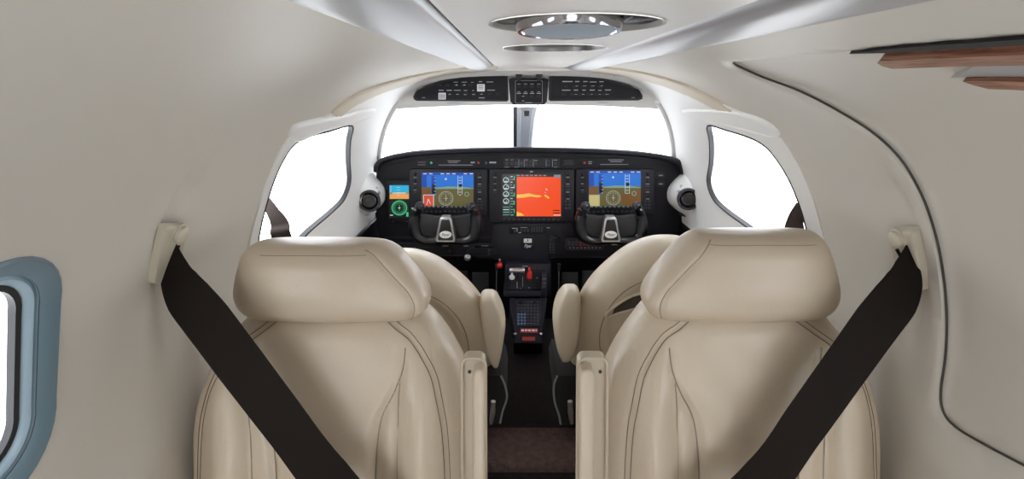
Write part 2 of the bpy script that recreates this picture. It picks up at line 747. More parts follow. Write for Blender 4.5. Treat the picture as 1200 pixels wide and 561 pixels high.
# dark lower side panels beside the pilots
for i, s in enumerate((-1, 1)):
    bm = bmesh.new()
    rows = []
    for k in range(12):
        d = 0.055 + 0.5 * k / 11
        rows.append([SH(s * (DU + d), y, 0.012) for y in (1.42, 1.6, 1.8, 2.0, 2.2, 2.34)])
    grid(bm, rows)
    # top lip
    tube(bm, [SH(s * (DU + 0.055), y, 0.006) for y in (1.42, 1.6, 1.8, 2.0, 2.2, 2.34)], 0.008)
    struct(done('trim_%d' % (3 + i), bm, M['black'], ang=50))

# brow over the windscreen ------------------------------------------------
def brow_rows():
    cols = []
    N_ = 61
    for i in range(N_):
        x = -XB + 2 * XB * i / (N_ - 1)
        yt = arch_y(x)
        zt = min(1.148, ZC + math.sqrt(R * R - x * x) * 0.998)
        # follow the softened profile
        ux = abs(x)
        lo, hi = 0.0, DU
        for _ in range(40):
            mid = (lo + hi) / 2
            if prof(mid)[0] < ux:
                lo = mid
            else:
                hi = mid
        zt = prof(lo)[1]
        a = min(1, abs(x) / XB)
        yb = 2.02 - 0.11 * a ** 2
        zb = 1.036 - 0.012 * a ** 2
        if abs(x) > 0.44:
            zb = min(zb, zt)
        top = Vector((x, yt, zt))
        bot = Vector((x, yb, zb))
        mid_ = Vector((x, max(yt, min(yb, yt + 0.72 * (yb - yt))), zt - 0.018 * (1 - a)))
        col = []
        for k in range(13):
            s = k / 12
            p = (1 - s) ** 2 * top + 2 * s * (1 - s) * Vector((x, yt + 0.98 * (yb - yt), zt - 0.004)) + s * s * bot
            col.append(p)
        # return lip towards the glass
        col.append(bot + Vector((0, 0.004, -0.006)))
        col.append(bot + Vector((0, 0.03, -0.006)))
        cols.append(col)
    return cols


bm = bmesh.new()
grid(bm, brow_rows())
struct(done('trim_5', bm, M['cock'], ang=60))

# rounded pillar edge beside the windscreen
for i, s in enumerate((-1, 1)):
    pts = [SH(s * R * math.radians(d), y, -0.012) for d, y in ((47, 1.90), (50, 1.918), (55, 1.96), (60, 2.002), (66, 2.055), (71, 2.10), (74, 2.16))]
    bm = bmesh.new()
    tube(bm, catmull(pts, 6), 0.026, n=20)
    struct(done('trim_%d' % (18 + i), bm, M['cock'], ang=180))

# tan arch band
acur = []
for k in range(0, 41):
    u = -R * math.radians(62) + 2 * R * math.radians(62) * k / 40
    x, z = prof(u)
    if abs(u) <= R * math.radians(49.5):
        y = arch_y(x) - 0.004
    else:
        y = arch_y(0.48) - 0.004 - (abs(u) / R - math.radians(49.5)) * 0.0
    acur.append((u, y))
LB = [(398, 130), (412, 119), (440, 106), (470, 96), (505, 87.5), (545, 81.5), (575, 79)]
RB = [(855, 134), (840, 121), (815, 108), (785, 97), (755, 89), (725, 83.5), (695, 79.5)]
BANDL = [(578, 76.5), (540, 79), (500, 85), (465, 93), (430, 104), (405, 117), (388, 131), (396, 136), (412, 125), (437, 112), (470, 100), (505, 90.5), (542, 84), (578, 81)]
BANDR = [(692, 77), (730, 80), (762, 86), (795, 95), (825, 108), (848, 121), (864, 133), (857, 137), (838, 127), (815, 115), (785, 102), (755, 93), (725, 87), (692, 82)]
# ceiling ------------------------------------------------------------------
def ceil_prof():
    half = [(0.0, 1.150), (0.100, 1.150), (0.1035, 1.1515), (0.1045, 1.158), (0.1065, 1.158), (0.1075, 1.150),
            (0.112, 1.1462), (0.125, 1.1435), (0.140, 1.1420), (0.155, 1.1412), (0.165, 1.1416), (0.171, 1.1435), (0.175, 1.147), (0.178, 1.158)]
    return half


CYE = 1.70
bm = bmesh.new()
hp = ceil_prof()
full = [(-x, z) for x, z in reversed(hp[1:])] + hp
ysr = [-1.5, -1.0, -0.5, 0, 0.3, 0.6, 0.9, 1.2, 1.4, 1.55, 1.64]
grid(bm, [[Vector((x, y, z)) for x, z in full] for y in ysr] + [[Vector((x * (1 if abs(x) < 0.11 else 1), 1.69, 1.156 if True else z)) for x, z in full]])
for f in bm.faces:
    c = f.calc_center_median()
    f.material_index = 0 if abs(c.x) < 0.1045 or abs(c.x) > 0.163 else 1  # outer rail edge takes the paler panel colour as a painted highlight
    if f.normal.z > 0:
        f.normal_flip()
# light recesses: cut by removing the flat centre faces and rebuilding with holes
cent = [f for f in bm.faces if abs(f.calc_center_median().x) < 0.0999 and f.calc_center_median().y < 1.64]
bmesh.ops.delete(bm, geom=cent, context='FACES')
HL = -0.0485


def ceil_pt(px, py):
    d = ray(px, py)
    t = (1.150 - CAM.z) / d.z
    return CAM + d * t


l1 = ceil_pt(675, 28)
l2 = ceil_pt(650, 56)
LR = 0.5 * abs(ceil_pt(775, 28).x - ceil_pt(575, 28).x)
holes = []
for c in (l1, l2):
    holes.append([Vector((c.x + LR * math.cos(2 * PI * k / 48), c.y + LR * 1.0 * math.sin(2 * PI * k / 48))) for k in range(48)])
outer = dens([(-0.1, -1.5), (0.1, -1.5), (0.1, 1.64), (-0.1, 1.64)], 0.03)
print('LIGHTS', l1, l2, LR)
bm2 = cdt_mesh(outer, holes, 0.025, lambda x, y: Vector((x, y, 1.150)))
for f in bm2.faces:
    if f.normal.z > 0:
        f.normal_flip()
merge(bm, bm2, 0)
# roof skin behind the grooves and over the brow
for f in bm.faces:
    pass
struct(done('ceiling', bm, [M['ceil'], M['rail']], ang=50, norm=False))
bm = bmesh.new()
grid(bm, [[Vector((x, y, 1.1585 + 0.0 * x)) for x in (-0.19, -0.09)] for y in (-1.5, 1.7)])
grid(bm, [[Vector((x, y, 1.1585 + 0.0 * x)) for x in (0.09, 0.19)] for y in (-1.5, 1.7)])
grid(bm, [[Vector((x, 1.688, z)) for x in (-0.2, -0.1, 0, 0.1, 0.2)] for z in (1.143, 1.17)])
struct(done('trim_8', bm, M['ceil']))


def ceiling_light(c, label, big):
    t = empty('ceiling_light', (c.x, c.y, 1.15), label, 'ceiling light')
    b = bmesh.new()
    # recess bowl
    n = 48
    pr = [(LR + 0.002, 1.1490), (LR - 0.001, 1.1492), (LR - 0.002, 1.153), (LR * 0.93, 1.163), (LR * 0.80, 1.172), (LR * 0.5, 1.178), (0.002, 1.18)]
    grid(b, [[Vector((c.x + r * math.cos(2 * PI * k / n), c.y + r * math.sin(2 * PI * k / n), z)) for k in range(n)] for r, z in pr], True)
    done('recess', b, M['recess'] if big else M['bowl'], t, norm=False)
    if big:
        r = LR * 0.60
        cc = Vector((c.x - 0.006, c.y, 0))
        tl = Matrix.Rotation(math.radians(-3.6), 3, 'X')
        b = bmesh.new()
        rows = []
        for rr, z in [(r * 1.02, 0.022), (r * 1.06, 0.006), (r * 1.05, 0.0), (r * 1.0, -0.0045), (r * 0.93, -0.0045), (r * 0.90, -0.002)]:
            rows.append([cc + Vector((0, 0, 1.1478)) + tl @ Vector((rr * math.cos(2 * PI * k / n), rr * math.sin(2 * PI * k / n), z)) for k in range(n)])
        grid(b, rows, True)
        done('barrel', b, M['darkchrome'], t, norm=False)
        b = bmesh.new()
        rows = []
        for rr, z in [(r * 0.92, -0.001), (r * 0.88, -0.0042), (r * 0.6, -0.0055), (r * 0.3, -0.006), (0.0005, -0.006)]:
            rows.append([cc + Vector((0, 0, 1.1478)) + tl @ Vector((rr * math.cos(2 * PI * k / n), rr * math.sin(2 * PI * k / n), z)) for k in range(n)])
        grid(b, rows, True)
        done('lamp_lens', b, M['lens'], t, norm=False)
        for sx in (-0.78, 0.80):
            b = bmesh.new()
            bx(b, (c.x + LR * sx, c.y + 0.01, 1.160), (0.026, 0.05, 0.014), 0.003)
            done('pivot', b, M['dgrey'], t)
    else:
        r = LR * 0.55
        b = bmesh.new()
        rows = []
        for rr, z in [(r * 1.05, 1.178), (r * 1.05, 1.160), (r, 1.157), (r * 0.9, 1.157), (r * 0.85, 1.160)]:
            rows.append([Vector((c.x + rr * math.cos(2 * PI * k / n), c.y + rr * math.sin(2 * PI * k / n), z)) for k in range(n)])
        grid(b, rows, True)
        done('barrel', b, M['darkchrome'], t, norm=False)
        b = bmesh.new()
        rows = []
        for rr, z in [(r * 0.87, 1.160), (r * 0.6, 1.159), (0.0005, 1.159)]:
            rows.append([Vector((c.x + rr * math.cos(2 * PI * k / n), c.y + rr * math.sin(2 * PI * k / n), z)) for k in range(n)])
        grid(b, rows, True)
        done('lamp_lens', b, M['lens'], t, norm=False)
    return t


ceiling_light(l1, 'large swivelling ceiling light with frosted lens in round recess, nearest the camera', True)
ceiling_light(l2, 'smaller looking polished ceiling light recess nearer to the cockpit', False)

# windscreen ---------------------------------------------------------------
def ws_pt(x, s):
    a = min(1, abs(x) / 0.60)
    top = Vector((x * 0.485 / 0.60, 2.03 - 0.12 * a ** 2, 1.034 - 0.006 * a ** 2))
    bot = Vector((x, 2.62 - 0.50 * a ** 2, 0.74 + 0.06 * a ** 2))
    p = top.lerp(bot, s)
    p.y += 0.04 * math.sin(PI * s) * (1 - a)
    p.z += 0.03 * math.sin(PI * s)
    return p


for i, (a, b_) in enumerate(((-0.60, -0.045), (0.045, 0.60))):
    wn += 1
    bm = bmesh.new()
    grid(bm, [[ws_pt(a + (b_ - a) * k / 16, s / 8) for k in range(17)] for s in range(9)])
    o = struct(done('window_%d' % wn, bm, M['glass'], ang=180))
    bm = bmesh.new()
    edge = [ws_pt(a + (b_ - a) * k / 16, 1.0) for k in range(17)]
    tube(bm, edge, 0.006)
    done('seal', bm, M['dgrey'], o)

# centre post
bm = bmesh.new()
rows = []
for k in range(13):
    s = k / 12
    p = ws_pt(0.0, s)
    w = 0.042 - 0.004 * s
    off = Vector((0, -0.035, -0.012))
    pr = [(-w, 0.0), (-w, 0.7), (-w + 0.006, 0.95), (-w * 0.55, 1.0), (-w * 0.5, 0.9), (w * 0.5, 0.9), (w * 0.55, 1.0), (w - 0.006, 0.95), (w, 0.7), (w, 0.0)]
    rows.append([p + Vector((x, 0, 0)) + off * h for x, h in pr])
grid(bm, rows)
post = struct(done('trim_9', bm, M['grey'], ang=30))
bm = bmesh.new()
for (x0, x1) in ((-0.052, -0.036),):
    grid(bm, [[ws_pt(0, k / 12) + Vector((x, -0.034, -0.010)) for x in (x0, x1)] for k in range(13)])
    grid(bm, [[ws_pt(0, k / 12) + Vector((x0, -0.034 * h, -0.010 * h)) for h in (0, 1)] for k in range(13)])
done('post_seal', bm, M['dgrey'], post)
bm = bmesh.new()
c = ws_pt(0.0, 0.10) + Vector((0, -0.036, -0.012))
prism(bm, [c + Vector((x, 0, z)) for x, z in ((-0.012, 0.02), (0.012, 0.02), (0.009, -0.016), (-0.009, -0.016))], (0, -1, 0), 0.006, bev=0.002)
done('latch', bm, M['dgrey'], post)
# pale strip at the foot of the windscreen
bm = bmesh.new()
grid(bm, [[Vector((x, y, z)) for x in [(-0.61 + 1.22 * k / 20) for k in range(21)]] for y, z in ((2.06, 0.80), (2.10, 0.79), (2.62, 0.735))])
for v in bm.verts:
    a = abs(v.co.x) / 0.6
    if v.co.y > 2.5:
        v.co.y -= 0.48 * a * a
        v.co.z += 0.06 * a * a
    elif v.co.y > 2.08:
        v.co.y = 2.08
struct(done('trim_10', bm, M['dgrey'], ang=180))

# floor, firewall, spar step --------------------------------------------------
bm = bmesh.new()
bx(bm, (0, 0.4, -0.01), (1.0, 3.9, 0.02))
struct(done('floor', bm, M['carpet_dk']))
bm = bmesh.new()
bx(bm, (0, 2.36, 0.32), (1.24, 0.02, 0.64))
struct(done('wall_front', bm, M['black']))
bm = bmesh.new()
bx(bm, (0, 1.63, 0.055), (0.95, 0.95, 0.11), 0.004)
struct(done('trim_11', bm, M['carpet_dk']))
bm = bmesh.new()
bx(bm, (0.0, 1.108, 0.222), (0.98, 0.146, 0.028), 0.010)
bx(bm, (0.0, 1.110, 0.105), (0.98, 0.138, 0.21), 0.004, mi=1)  # riser's shade is put into the colour: darker carpet than the top
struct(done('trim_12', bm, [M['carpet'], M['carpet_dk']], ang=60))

# -------------------------------------------------------------------- seats


def sgnp(v, e):
    return math.copysign(abs(v) ** e, v)


class Body:
    """a cushion built of horizontal slices; front faces -y"""
    def __init__(self, xc, zs, w, D, yc, n=4.0, disp=None, front=-1, xs=None):
        self.__dict__.update(xc=xc, zs=zs, w=w, D=D, yc=yc, n=n, disp=disp, front=front, xs=xs)

    def pt(self, z, a, off=0.0):
        w, D = self.w(z), self.D(z)
        xs = self.xs(z) if self.xs else 0
        x = w * sgnp(math.cos(a), 2 / self.n)
        yy = D * sgnp(math.sin(a), 2 / self.n)
        d = 0.0
        if self.disp and math.sin(a) > 0:
            d = self.disp(x, z) * min(1, (math.sin(a)) * 3)
        y = self.yc(z) + self.front * (yy + d)
        if off:
            l = math.hypot(x / max(w, 1e-4), yy / max(D, 1e-4)) or 1
            x += off * (x / max(w, 1e-4)) / l * 0.7
            y += self.front * off * (yy / max(D, 1e-4)) / l
        return Vector((self.xc + xs + x, y, z))

    def front_pt(self, z, x, off=0.0):
        w = self.w(z)
        c = max(-1, min(1, x / w))
        ca = sgnp(c, self.n / 2)
        a = math.acos(max(-1, min(1, ca)))
        return self.pt(z, a, off)

    def build(self, name, m, parent, na=144):
        bm = bmesh.new()
        angs = []
        for k in range(na):
            t = 2 * PI * k / na
            # spread samples along a superellipse
            angs.append(t)
        rows = []
        for z in self.zs:
            row = []
            for t in angs:
                # equal-ish x spacing on the flats
                c, s = math.cos(t), math.sin(t)
                q = (abs(c) ** self.n + abs(s) ** self.n) ** (-1 / self.n)
                cc = sgnp(c * q, self.n / 2)
                ss = sgnp(s * q, self.n / 2)
                row.append(self.pt(z, math.atan2(ss, cc)))
            rows.append(row)
        V = grid(bm, rows, True)
        bm.faces.new(V[0])
        bm.faces.new(V[-1])
        return done(name, bm, m, parent, ang=180)


def lerp_tab(tab):
    tab = sorted(tab)
    def f(z):
        if z <= tab[0][0]:
            return tab[0][1]
        if z >= tab[-1][0]:
            return tab[-1][1]
        for i in range(len(tab) - 1):
            if z <= tab[i + 1][0]:
                z0, v0 = tab[i]
                z1, v1 = tab[i + 1]
                m0 = (v1 - tab[i - 1][1]) / (z1 - tab[i - 1][0]) if i > 0 else (v1 - v0) / (z1 - z0)
                m1 = (tab[i + 2][1] - v0) / (tab[i + 2][0] - z0) if i + 2 < len(tab) else (v1 - v0) / (z1 - z0)
                h = z1 - z0
                s = (z - z0) / h
                return (2 * s ** 3 - 3 * s ** 2 + 1) * v0 + (s ** 3 - 2 * s ** 2 + s) * h * m0 + (-2 * s ** 3 + 3 * s ** 2) * v1 + (s ** 3 - s ** 2) * h * m1
    return f


def zrange(z0, z1, n, r0=0.02, r1=0.02):
    """slice heights, denser towards both ends"""
    out = []
    for k in range(n + 1):
        s = k / n
        s = 0.5 - 0.5 * math.cos(PI * s)
        out.append(z0 + (z1 - z0) * (0.5 * s + 0.5 * k / n))
    return out


def rnd(z, z0, z1, r):
    """round-over factor near both ends"""
    d = min(z - z0, z1 - z)
    if d >= r:
        return 1.0
    s = 1 - max(0, d) / r
    return math.sqrt(max(0.0, 1 - s * s))


def stitch(body, curve, parent, name='stitching', gap=0.0042, r=0.0007, off=0.0006):
    """double row of stitches along (z, x) points of the front face"""
    pts = catmull([(z, x, 0) for z, x in curve], 10)
    bm = bmesh.new()
    for g in (-gap, gap):
        line = []
        for i, p in enumerate(pts):
            t = (pts[min(i + 1, len(pts) - 1)] - pts[max(i - 1, 0)]).normalized()
            line.append(body.front_pt(p.x - t.y * g, p.y + t.x * g, off))
        tube(bm, line, r, n=6)
    return done(name, bm, M['stitch'], parent, ang=180)


def seamline(body, curve, parent, r=0.0012, off=-0.0002, name='seam'):
    pts = catmull([(z, x, 0) for z, x in curve], 10)
    bm = bmesh.new()
    tube(bm, [body.front_pt(p.x, p.y, off) for p in pts], r, n=6)
    return done(name, bm, M['piping'], parent, ang=180)


def curve_x(curve):
    tab = lerp_tab([(z, x) for z, x in curve])
    zs_ = [z for z, x in curve]
    return tab, min(zs_), max(zs_)


def aft_seat(side, label, xc, dz):
    """rear facing passenger seat; side = +1 right of the aisle"""
    s = side              # inboard is towards -side
    t = empty('passenger_seat', (xc, 0.62, 0), label, 'seat')
    Z0, Z1 = 0.30, 0.735 + dz
    wt = lerp_tab([(0.30, 0.235), (0.40, 0.248), (0.477, 0.251), (0.53, 0.249), (0.58, 0.239), (0.63, 0.219), (0.67, 0.193), (0.70, 0.168), (0.735 + dz, 0.142)])
    w = lambda z: wt(z) * (0.80 + 0.20 * rnd(z, Z0, Z1, 0.035))
    D = lambda z: 0.066 * (0.25 + 0.75 * rnd(z, Z0, Z1, 0.045))
    yc = lambda z: 0.868 - 0.40 * (0.70 - z) + (0.25 * (0.70 - z) ** 2 if z < 0.7 else 0)
    # seams in (z, x - xc), written for inboard = negative x then mirrored
    inb = [(0.722, -0.085), (0.705, -0.110), (0.69, -0.135), (0.665, -0.158), (0.63, -0.178), (0.58, -0.190), (0.53, -0.197), (0.44, -0.200), (0.34, -0.197)]
    outb = [(0.722, 0.085), (0.70, 0.118), (0.67, 0.160), (0.63, 0.190), (0.58, 0.212), (0.53, 0.223), (0.44, 0.226), (0.34, 0.220)]
    c1 = [(0.675, -0.128), (0.64, -0.124), (0.60, -0.108), (0.56, -0.088), (0.50, -0.080), (0.42, -0.078), (0.34, -0.080)]
    c2 = [(0.66, -0.122), (0.62, -0.120), (0.56, -0.117), (0.50, -0.116), (0.42, -0.118), (0.34, -0.12)]
    c3 = [(0.675, 0.128), (0.64, 0.124), (0.60, 0.112), (0.56, 0.098), (0.50, 0.090), (0.42, 0.088), (0.34, 0.09)]
    c4 = [(0.66, 0.130), (0.62, 0.135), (0.56, 0.130), (0.50, 0.127), (0.42, 0.128), (0.34, 0.13)]
    crs = [(curve_x(c), dpt, wd) for c, dpt, wd in ((inb, 0.0035, 0.006), (outb, 0.0035, 0.006), (c1, 0.0095, 0.007), (c2, 0.0085, 0.006), (c3, 0.0095, 0.007), (c4, 0.0085, 0.006))]

    def disp(x, z):
        x = x * s
        d = 0.0
        # side bolsters stand proud of the hollow centre
        k = max(0, min(1, (0.70 - z) / 0.10))
        for b0, wd in ((-0.158, 0.034), (0.170, 0.036)):
            d += 0.030 * k * math.exp(-((x - b0) / wd) ** 2)
        d += 0.010 * math.exp(-((z - 0.50) / 0.09) ** 2) * math.exp(-(x / 0.07) ** 2)
        d += 0.0025 * math.sin(31 * x + 9 * z) * math.sin(23 * z + 11 * x)
        for (fx, za, zb), dp, wd in crs:
            if za - 0.01 < z < zb + 0.01:
                fade = min(1, (z - za + 0.01) / 0.02, (zb + 0.01 - z) / 0.02)
                if dp > 0.007:
                    fade *= max(0, min(1, ((0.685 if dp > 0.009 else 0.62) - z) / 0.07))
                d -= dp * fade * math.exp(-((x - fx(z)) / wd) ** 2)
        # little puckers where the seams meet
        d += 0.0007 * math.sin(260 * (x + 0.4 * z)) * math.exp(-((z - 0.668) / 0.022) ** 2 - ((abs(x) - 0.125) / 0.03) ** 2)
        return d
    b = Body(xc, zrange(Z0, Z1, 110), w, D, yc, 3.6, disp)
    bk = b.build('backrest', M['leather'], t, 260)
    mir = lambda c: [(z, x * s) for z, x in c]
    for c in (inb, outb):
        stitch(b, mir(c), bk)
    for c in (c1, c3):
        seamline(b, mir(c), bk, r=0.0010, off=0.0022)
    for c in (c2, c4):
        seamline(b, mir(c[1:]), bk, r=0.0009, off=0.0020)
    # headrest
    H0, H1 = 0.706, (0.859 if s > 0 else 0.842)
    ht = lerp_tab([(H0, 0.150), (H0 + 0.02, 0.162), (H0 + 0.045, 0.1675), (H0 + 0.075, 0.157), (H0 + 0.105, 0.140), (H0 + 0.13, 0.124), (H1, 0.112)])
    hw = lambda z: ht(z) * (0.86 + 0.14 * rnd(z, H0, H1, 0.028))
    hD = lambda z: 0.056 * (0.30 + 0.70 * rnd(z, H0, H1, 0.035))
    hy = lambda z: 0.852 + 0.10 * (z - H0)
    hin = [(H0 + 0.006, -0.136), (H0 + 0.03, -0.146), (H0 + 0.055, -0.143), (H0 + 0.085, -0.125), (H0 + 0.12, -0.102), (H1 - 0.006, -0.086)]
    hout = [(H0 + 0.006, 0.136), (H0 + 0.03, 0.146), (H0 + 0.055, 0.143), (H0 + 0.085, 0.125), (H0 + 0.12, 0.102), (H1 - 0.006, 0.086)]
    hc = [(curve_x(c), 0.0025, 0.004) for c in (hin,)]

    def hdisp(x, z):
        x = x * s
        d = 0.010 * math.exp(-((z - H0 - 0.06) / 0.05) ** 2) * math.exp(-(x / 0.10) ** 2)
        for (fx, za, zb), dp, wd in hc:
            d -= dp * math.exp(-((x - fx(z)) / wd) ** 2)
        d += 0.0012 * math.sin(40 * x + 20 * z)
        return d
    h = Body(xc, zrange(H0, H1, 60), hw, hD, hy, 3.8, hdisp, xs=lambda z: s * 0.024 * ((z - H0) / (H1 - H0)) ** 1.5)
    ho = h.build('headrest', M['leather'], t, 200)
    seamline(h, mir(hin), ho, r=0.0011)
    top = [(H1 - 0.012, x) for x in (-0.088, -0.06, -0.03, 0, 0.03, 0.06, 0.088)]
    seamline(h, mir(top), ho, r=0.0008)
    # headrest posts
    for k in (-0.075, 0.075):
        bm = bmesh.new()
        tube(bm, [(xc + k, 0.865, 0.66), (xc + k, 0.862, H0 + 0.03)], 0.006)
        done('headrest_post', bm, M['silver'], t)
    # cushion
    cz = lambda z: 0.19 * (0.9 + 0.1 * rnd(z, 0.20, 0.335, 0.04))
    cb = Body(xc, zrange(0.20, 0.335, 24), lambda z: 0.235 * (0.92 + 0.08 * rnd(z, 0.20, 0.335, 0.04)), lambda z: 0.235 * (0.93 + 0.07 * rnd(z, 0.20, 0.335, 0.04)), lambda z: 0.535, 5)
    cb.build('seat_cushion', M['leather'], t, 120)
    bm = bmesh.new()
    bx(bm, (xc, 0.56, 0.12), (0.40, 0.42, 0.17), 0.02)
    bx(bm, (xc, 0.56, 0.02), (0.44, 0.46, 0.04), 0.01)
    done('seat_base', bm, M['beige_plastic'], t)
    # raised inboard armrest: slim frame plate and padded board
    if s > 0:
        A, Bx, Cx = P(679, 427, 0.83), P(714, 427, 0.83), P(697, 427, 0.83)
    else:
        A, Bx, Cx = P(568, 427, 0.83), P(540, 427, 0.83), P(554, 427, 0.83)
    ya = 0.745
    zt = A.z
    lo, hi = min(A.x, Bx.x), max(A.x, Bx.x)
    bm = bmesh.new()
    out = []
    for k in range(9):
        a = math.radians(90 * k / 8)
        out.append((lo + 0.012 - 0.012 * math.cos(a), zt - 0.012 + 0.012 * math.sin(a)))
    for k in range(9):
        a = math.radians(90 - 90 * k / 8)
        out.append((hi - 0.012 + 0.012 * math.cos(a), zt - 0.012 + 0.012 * math.sin(a)))
    out += [(hi, 0.27), (lo, 0.27)]
    prism(bm, [Vector((x, ya + 0.016 - 0.25 * (zt - z), z)) for x, z in out], (0, 1, 0.1), 0.02, bev=0.003)
    ar = done('armrest', bm, M['beige_plastic'], t)
    bm = bmesh.new()
    xm0, xm1 = (A.x, Cx.x)
    xa = (xm0 + xm1) / 2
    wd = abs(xm1 - xm0)
    prism(bm, [Vector((min(xm0, xm1) + wd * fx, ya - 0.25 * (zt - z) - 0.008, z)) for fx, z in ((0, 0.27), (0, zt - 0.020), (0.15, zt - 0.010), (0.5, zt - 0.007), (0.85, zt - 0.010), (1, zt - 0.020), (1, 0.27))], (0, 1, 0.1), 0.022, bev=0.005)
    done('armrest_pad', bm, M['leather'], ar)
    # rim and screw of the plate
    bm = bmesh.new()
    rim = [(x, z) for x, z in out if z > 0.28] 
    rim = [(lo, 0.30)] + rim + [(hi, 0.30)]
    tube(bm, [Vector((x, ya + 0.014 - 0.25 * (zt - z), z)) for x, z in rim], 0.003, n=8)
    done('armrest_rim', bm, M['beige_plastic'], ar, ang=80)
    bm = bmesh.new()
    px = P(706 if s > 0 else 549, 444, 0.83)
    lathe(bm, (px.x, ya + 0.016 - 0.25 * (zt - px.z) - 0.001, px.z), [(0.0028, -0.002), (0.0028, 0.001), (0.0015, 0.002)], n=12)
    done('screw', bm, M['dgrey'], ar)
    return t, b, bk


sr, bodyR, bkR = aft_seat(1, 'cream leather seat facing the camera right of the aisle, crossed by a black belt', 0.342, 0.002)
sl, bodyL, bkL = aft_seat(-1, 'cream leather seat facing the camera left of the aisle, crossed by a black belt', -0.362, -0.008)


def crew_seat(s, label, xc, top):
    t = empty('pilot_seat', (xc, 1.42, 0.11), label, 'seat')
    Z0, Z1 = 0.30, top
    wt = lerp_tab([(0.30, 0.215), (0.40, 0.225), (0.50, 0.225), (0.56, 0.215), (0.61, 0.195), (0.65, 0.168), (0.69, 0.128), (0.72, 0.088), (0.745, 0.035)])
    dz = top - 0.745
    w = lambda z: max(0.012, wt(z - dz)) * (0.6 + 0.4 * rnd(z, Z0 - 1, Z1, 0.012))
    D = lambda z: 0.075 * (0.2 + 0.8 * rnd(z, Z0, Z1, 0.06))
    yc = lambda z: 1.235 - 0.10 * (z - 0.5)
    arc = [(0.30, -0.175), (0.45, -0.175), (0.55, -0.165), (0.60, -0.145), (0.64, -0.112), (0.665, -0.07), (0.675, -0.02)]

    def disp(x, z):
        x = x * s
        d = 0.0
        zz = z - dz
        # centre hollow ring moulded into the back
        r = math.hypot(x / 0.155, (zz - 0.50) / 0.165)
        d -= 0.012 * max(0, min(1, (1.0 - r) / 0.12))
        d += 0.002 * math.sin(25 * x + 12 * z)
        return d
    b = Body(xc, zrange(Z0, Z1, 90), w, D, yc, 2.8, disp)
    bk = b.build('backrest', M['leather_crew'], t, 220)
    # seam arc
    pts = []
    for k in range(41):
        a = math.radians(-20 + 220 * k / 40)
        pts.append((0.50 + dz + 0.172 * math.sin(a), 0.162 * math.cos(a)))
    bm = bmesh.new()
    tube(bm, [b.front_pt(z, x, 0.0) for z, x in pts], 0.0014, n=6)
    done('seam', bm, M['piping'], bk, ang=180)
    if s > 0:
        # oval slot high in the back
        bm = bmesh.new()
        cx_, cz_ = -0.075 * s, 0.585 + dz
        rim_in, rim_out = [], []
        for k in range(32):
            a = 2 * PI * k / 32
            dx = 0.075 * math.cos(a)
            dzz = 0.020 * math.sin(a) + 0.012 * (1 - (dx / 0.075) ** 2) - 0.22 * abs(0) + s * dx * 0.35
            rim_out.append((cz_ + dzz, cx_ + dx))
        tube(bm, [b.front_pt(z, x, 0.001) for z, x in rim_out + rim_out[:1]], 0.004, n=8)
        done('slot_rim', bm, M['leather_crew'], bk, ang=180)
        bm = bmesh.new()
        rows = [[b.front_pt(cz_ + (z - cz_) * f, cx_ + (x - cx_) * f, 0.0012) for z, x in rim_out] for f in (1.0, 0.7, 0.4, 0.05)]
        grid(bm, rows, True)
        done('slot', bm, M['seam'], bk, ang=180)
    # cushion and base (mostly behind the backrest)
    cb = Body(xc, zrange(0.26, 0.38, 20), lambda z: 0.21 * (0.92 + 0.08 * rnd(z, 0.26, 0.38, 0.04)), lambda z: 0.22 * (0.93 + 0.07 * rnd(z, 0.26, 0.38, 0.04)), lambda z: 1.50, 5)
    cb.build('seat_cushion', M['leather_crew'], t, 100)
    bm = bmesh.new()
    bx(bm, (xc, 1.47, 0.19), (0.36, 0.40, 0.15), 0.015)
    done('seat_base', bm, M['black'], t)
    # folded armrest
    if s > 0:
        pr = [(666, 357), (676, 355), (686, 362), (690, 372), (690, 400), (686, 440), (680, 458), (672, 466), (665, 462), (662, 440)]
        side = [(666, 357), (664, 380), (662, 420), (665, 462), (658, 450), (653, 410), (652, 385)]
    else:
        pr = [(578, 366), (568, 364), (560, 368), (557, 376), (558, 400), (562, 440), (570, 468), (577, 476), (583, 473), (586, 440)]
        side = [(578, 366), (581, 385), (585, 420), (583, 473), (588, 450), (591, 412), (590, 396)]
    # closed body from a top-down list of sections (left px, right px)
    if s > 0:
        rows_ = [(357, 670, 680), (360, 665, 685), (368, 660, 688), (380, 655, 690), (400, 652.5, 690.5), (420, 654, 690), (440, 657, 687), (455, 660, 683), (464, 664, 677), (467, 667, 673)]
    else:
        rows_ = [(365, 565, 574), (368, 560, 579), (375, 557.5, 583), (390, 557, 589), (408, 558, 592), (430, 561, 590.5), (450, 565, 587), (465, 570, 585), (473, 574, 582), (476, 577, 580)]
    bm = bmesh.new()
    rws = []
    tt = 1.17
    for i, (py, xa, xb) in enumerate(rows_):
        a, c = P(xa, py, tt), P(xb, py, tt)
        mx_, hx = (a.x + c.x) / 2, abs(c.x - a.x) / 2
        hy_ = 0.045 * math.sqrt(max(0.08, 1 - ((i - 4.5) / 5.2) ** 2))
        y0 = 1.155 - 0.05 * (a.z - 0.45)
        ring = []
        for k in range(28):
            q = 2 * PI * k / 28
            skew = 0.35 * hx * (1 if s > 0 else -1)
            yy = hy_ * sgnp(math.sin(q), 0.45)
            xx = hx * sgnp(math.cos(q), 0.45)
            ring.append(Vector((mx_ + xx * (0.85 if yy < 0 else 1.0), y0 + 0.045 + yy, a.z)))
        rws.append(ring)
    V = grid(bm, rws, True)
    bm.faces.new(V[0])
    bm.faces.new(V[-1])
    ar = done('armrest', bm, M['leather_crew'], t, ang=70)
    m_ = ar.modifiers.new('smooth', 'SUBSURF')
    m_.levels = m_.render_levels = 1
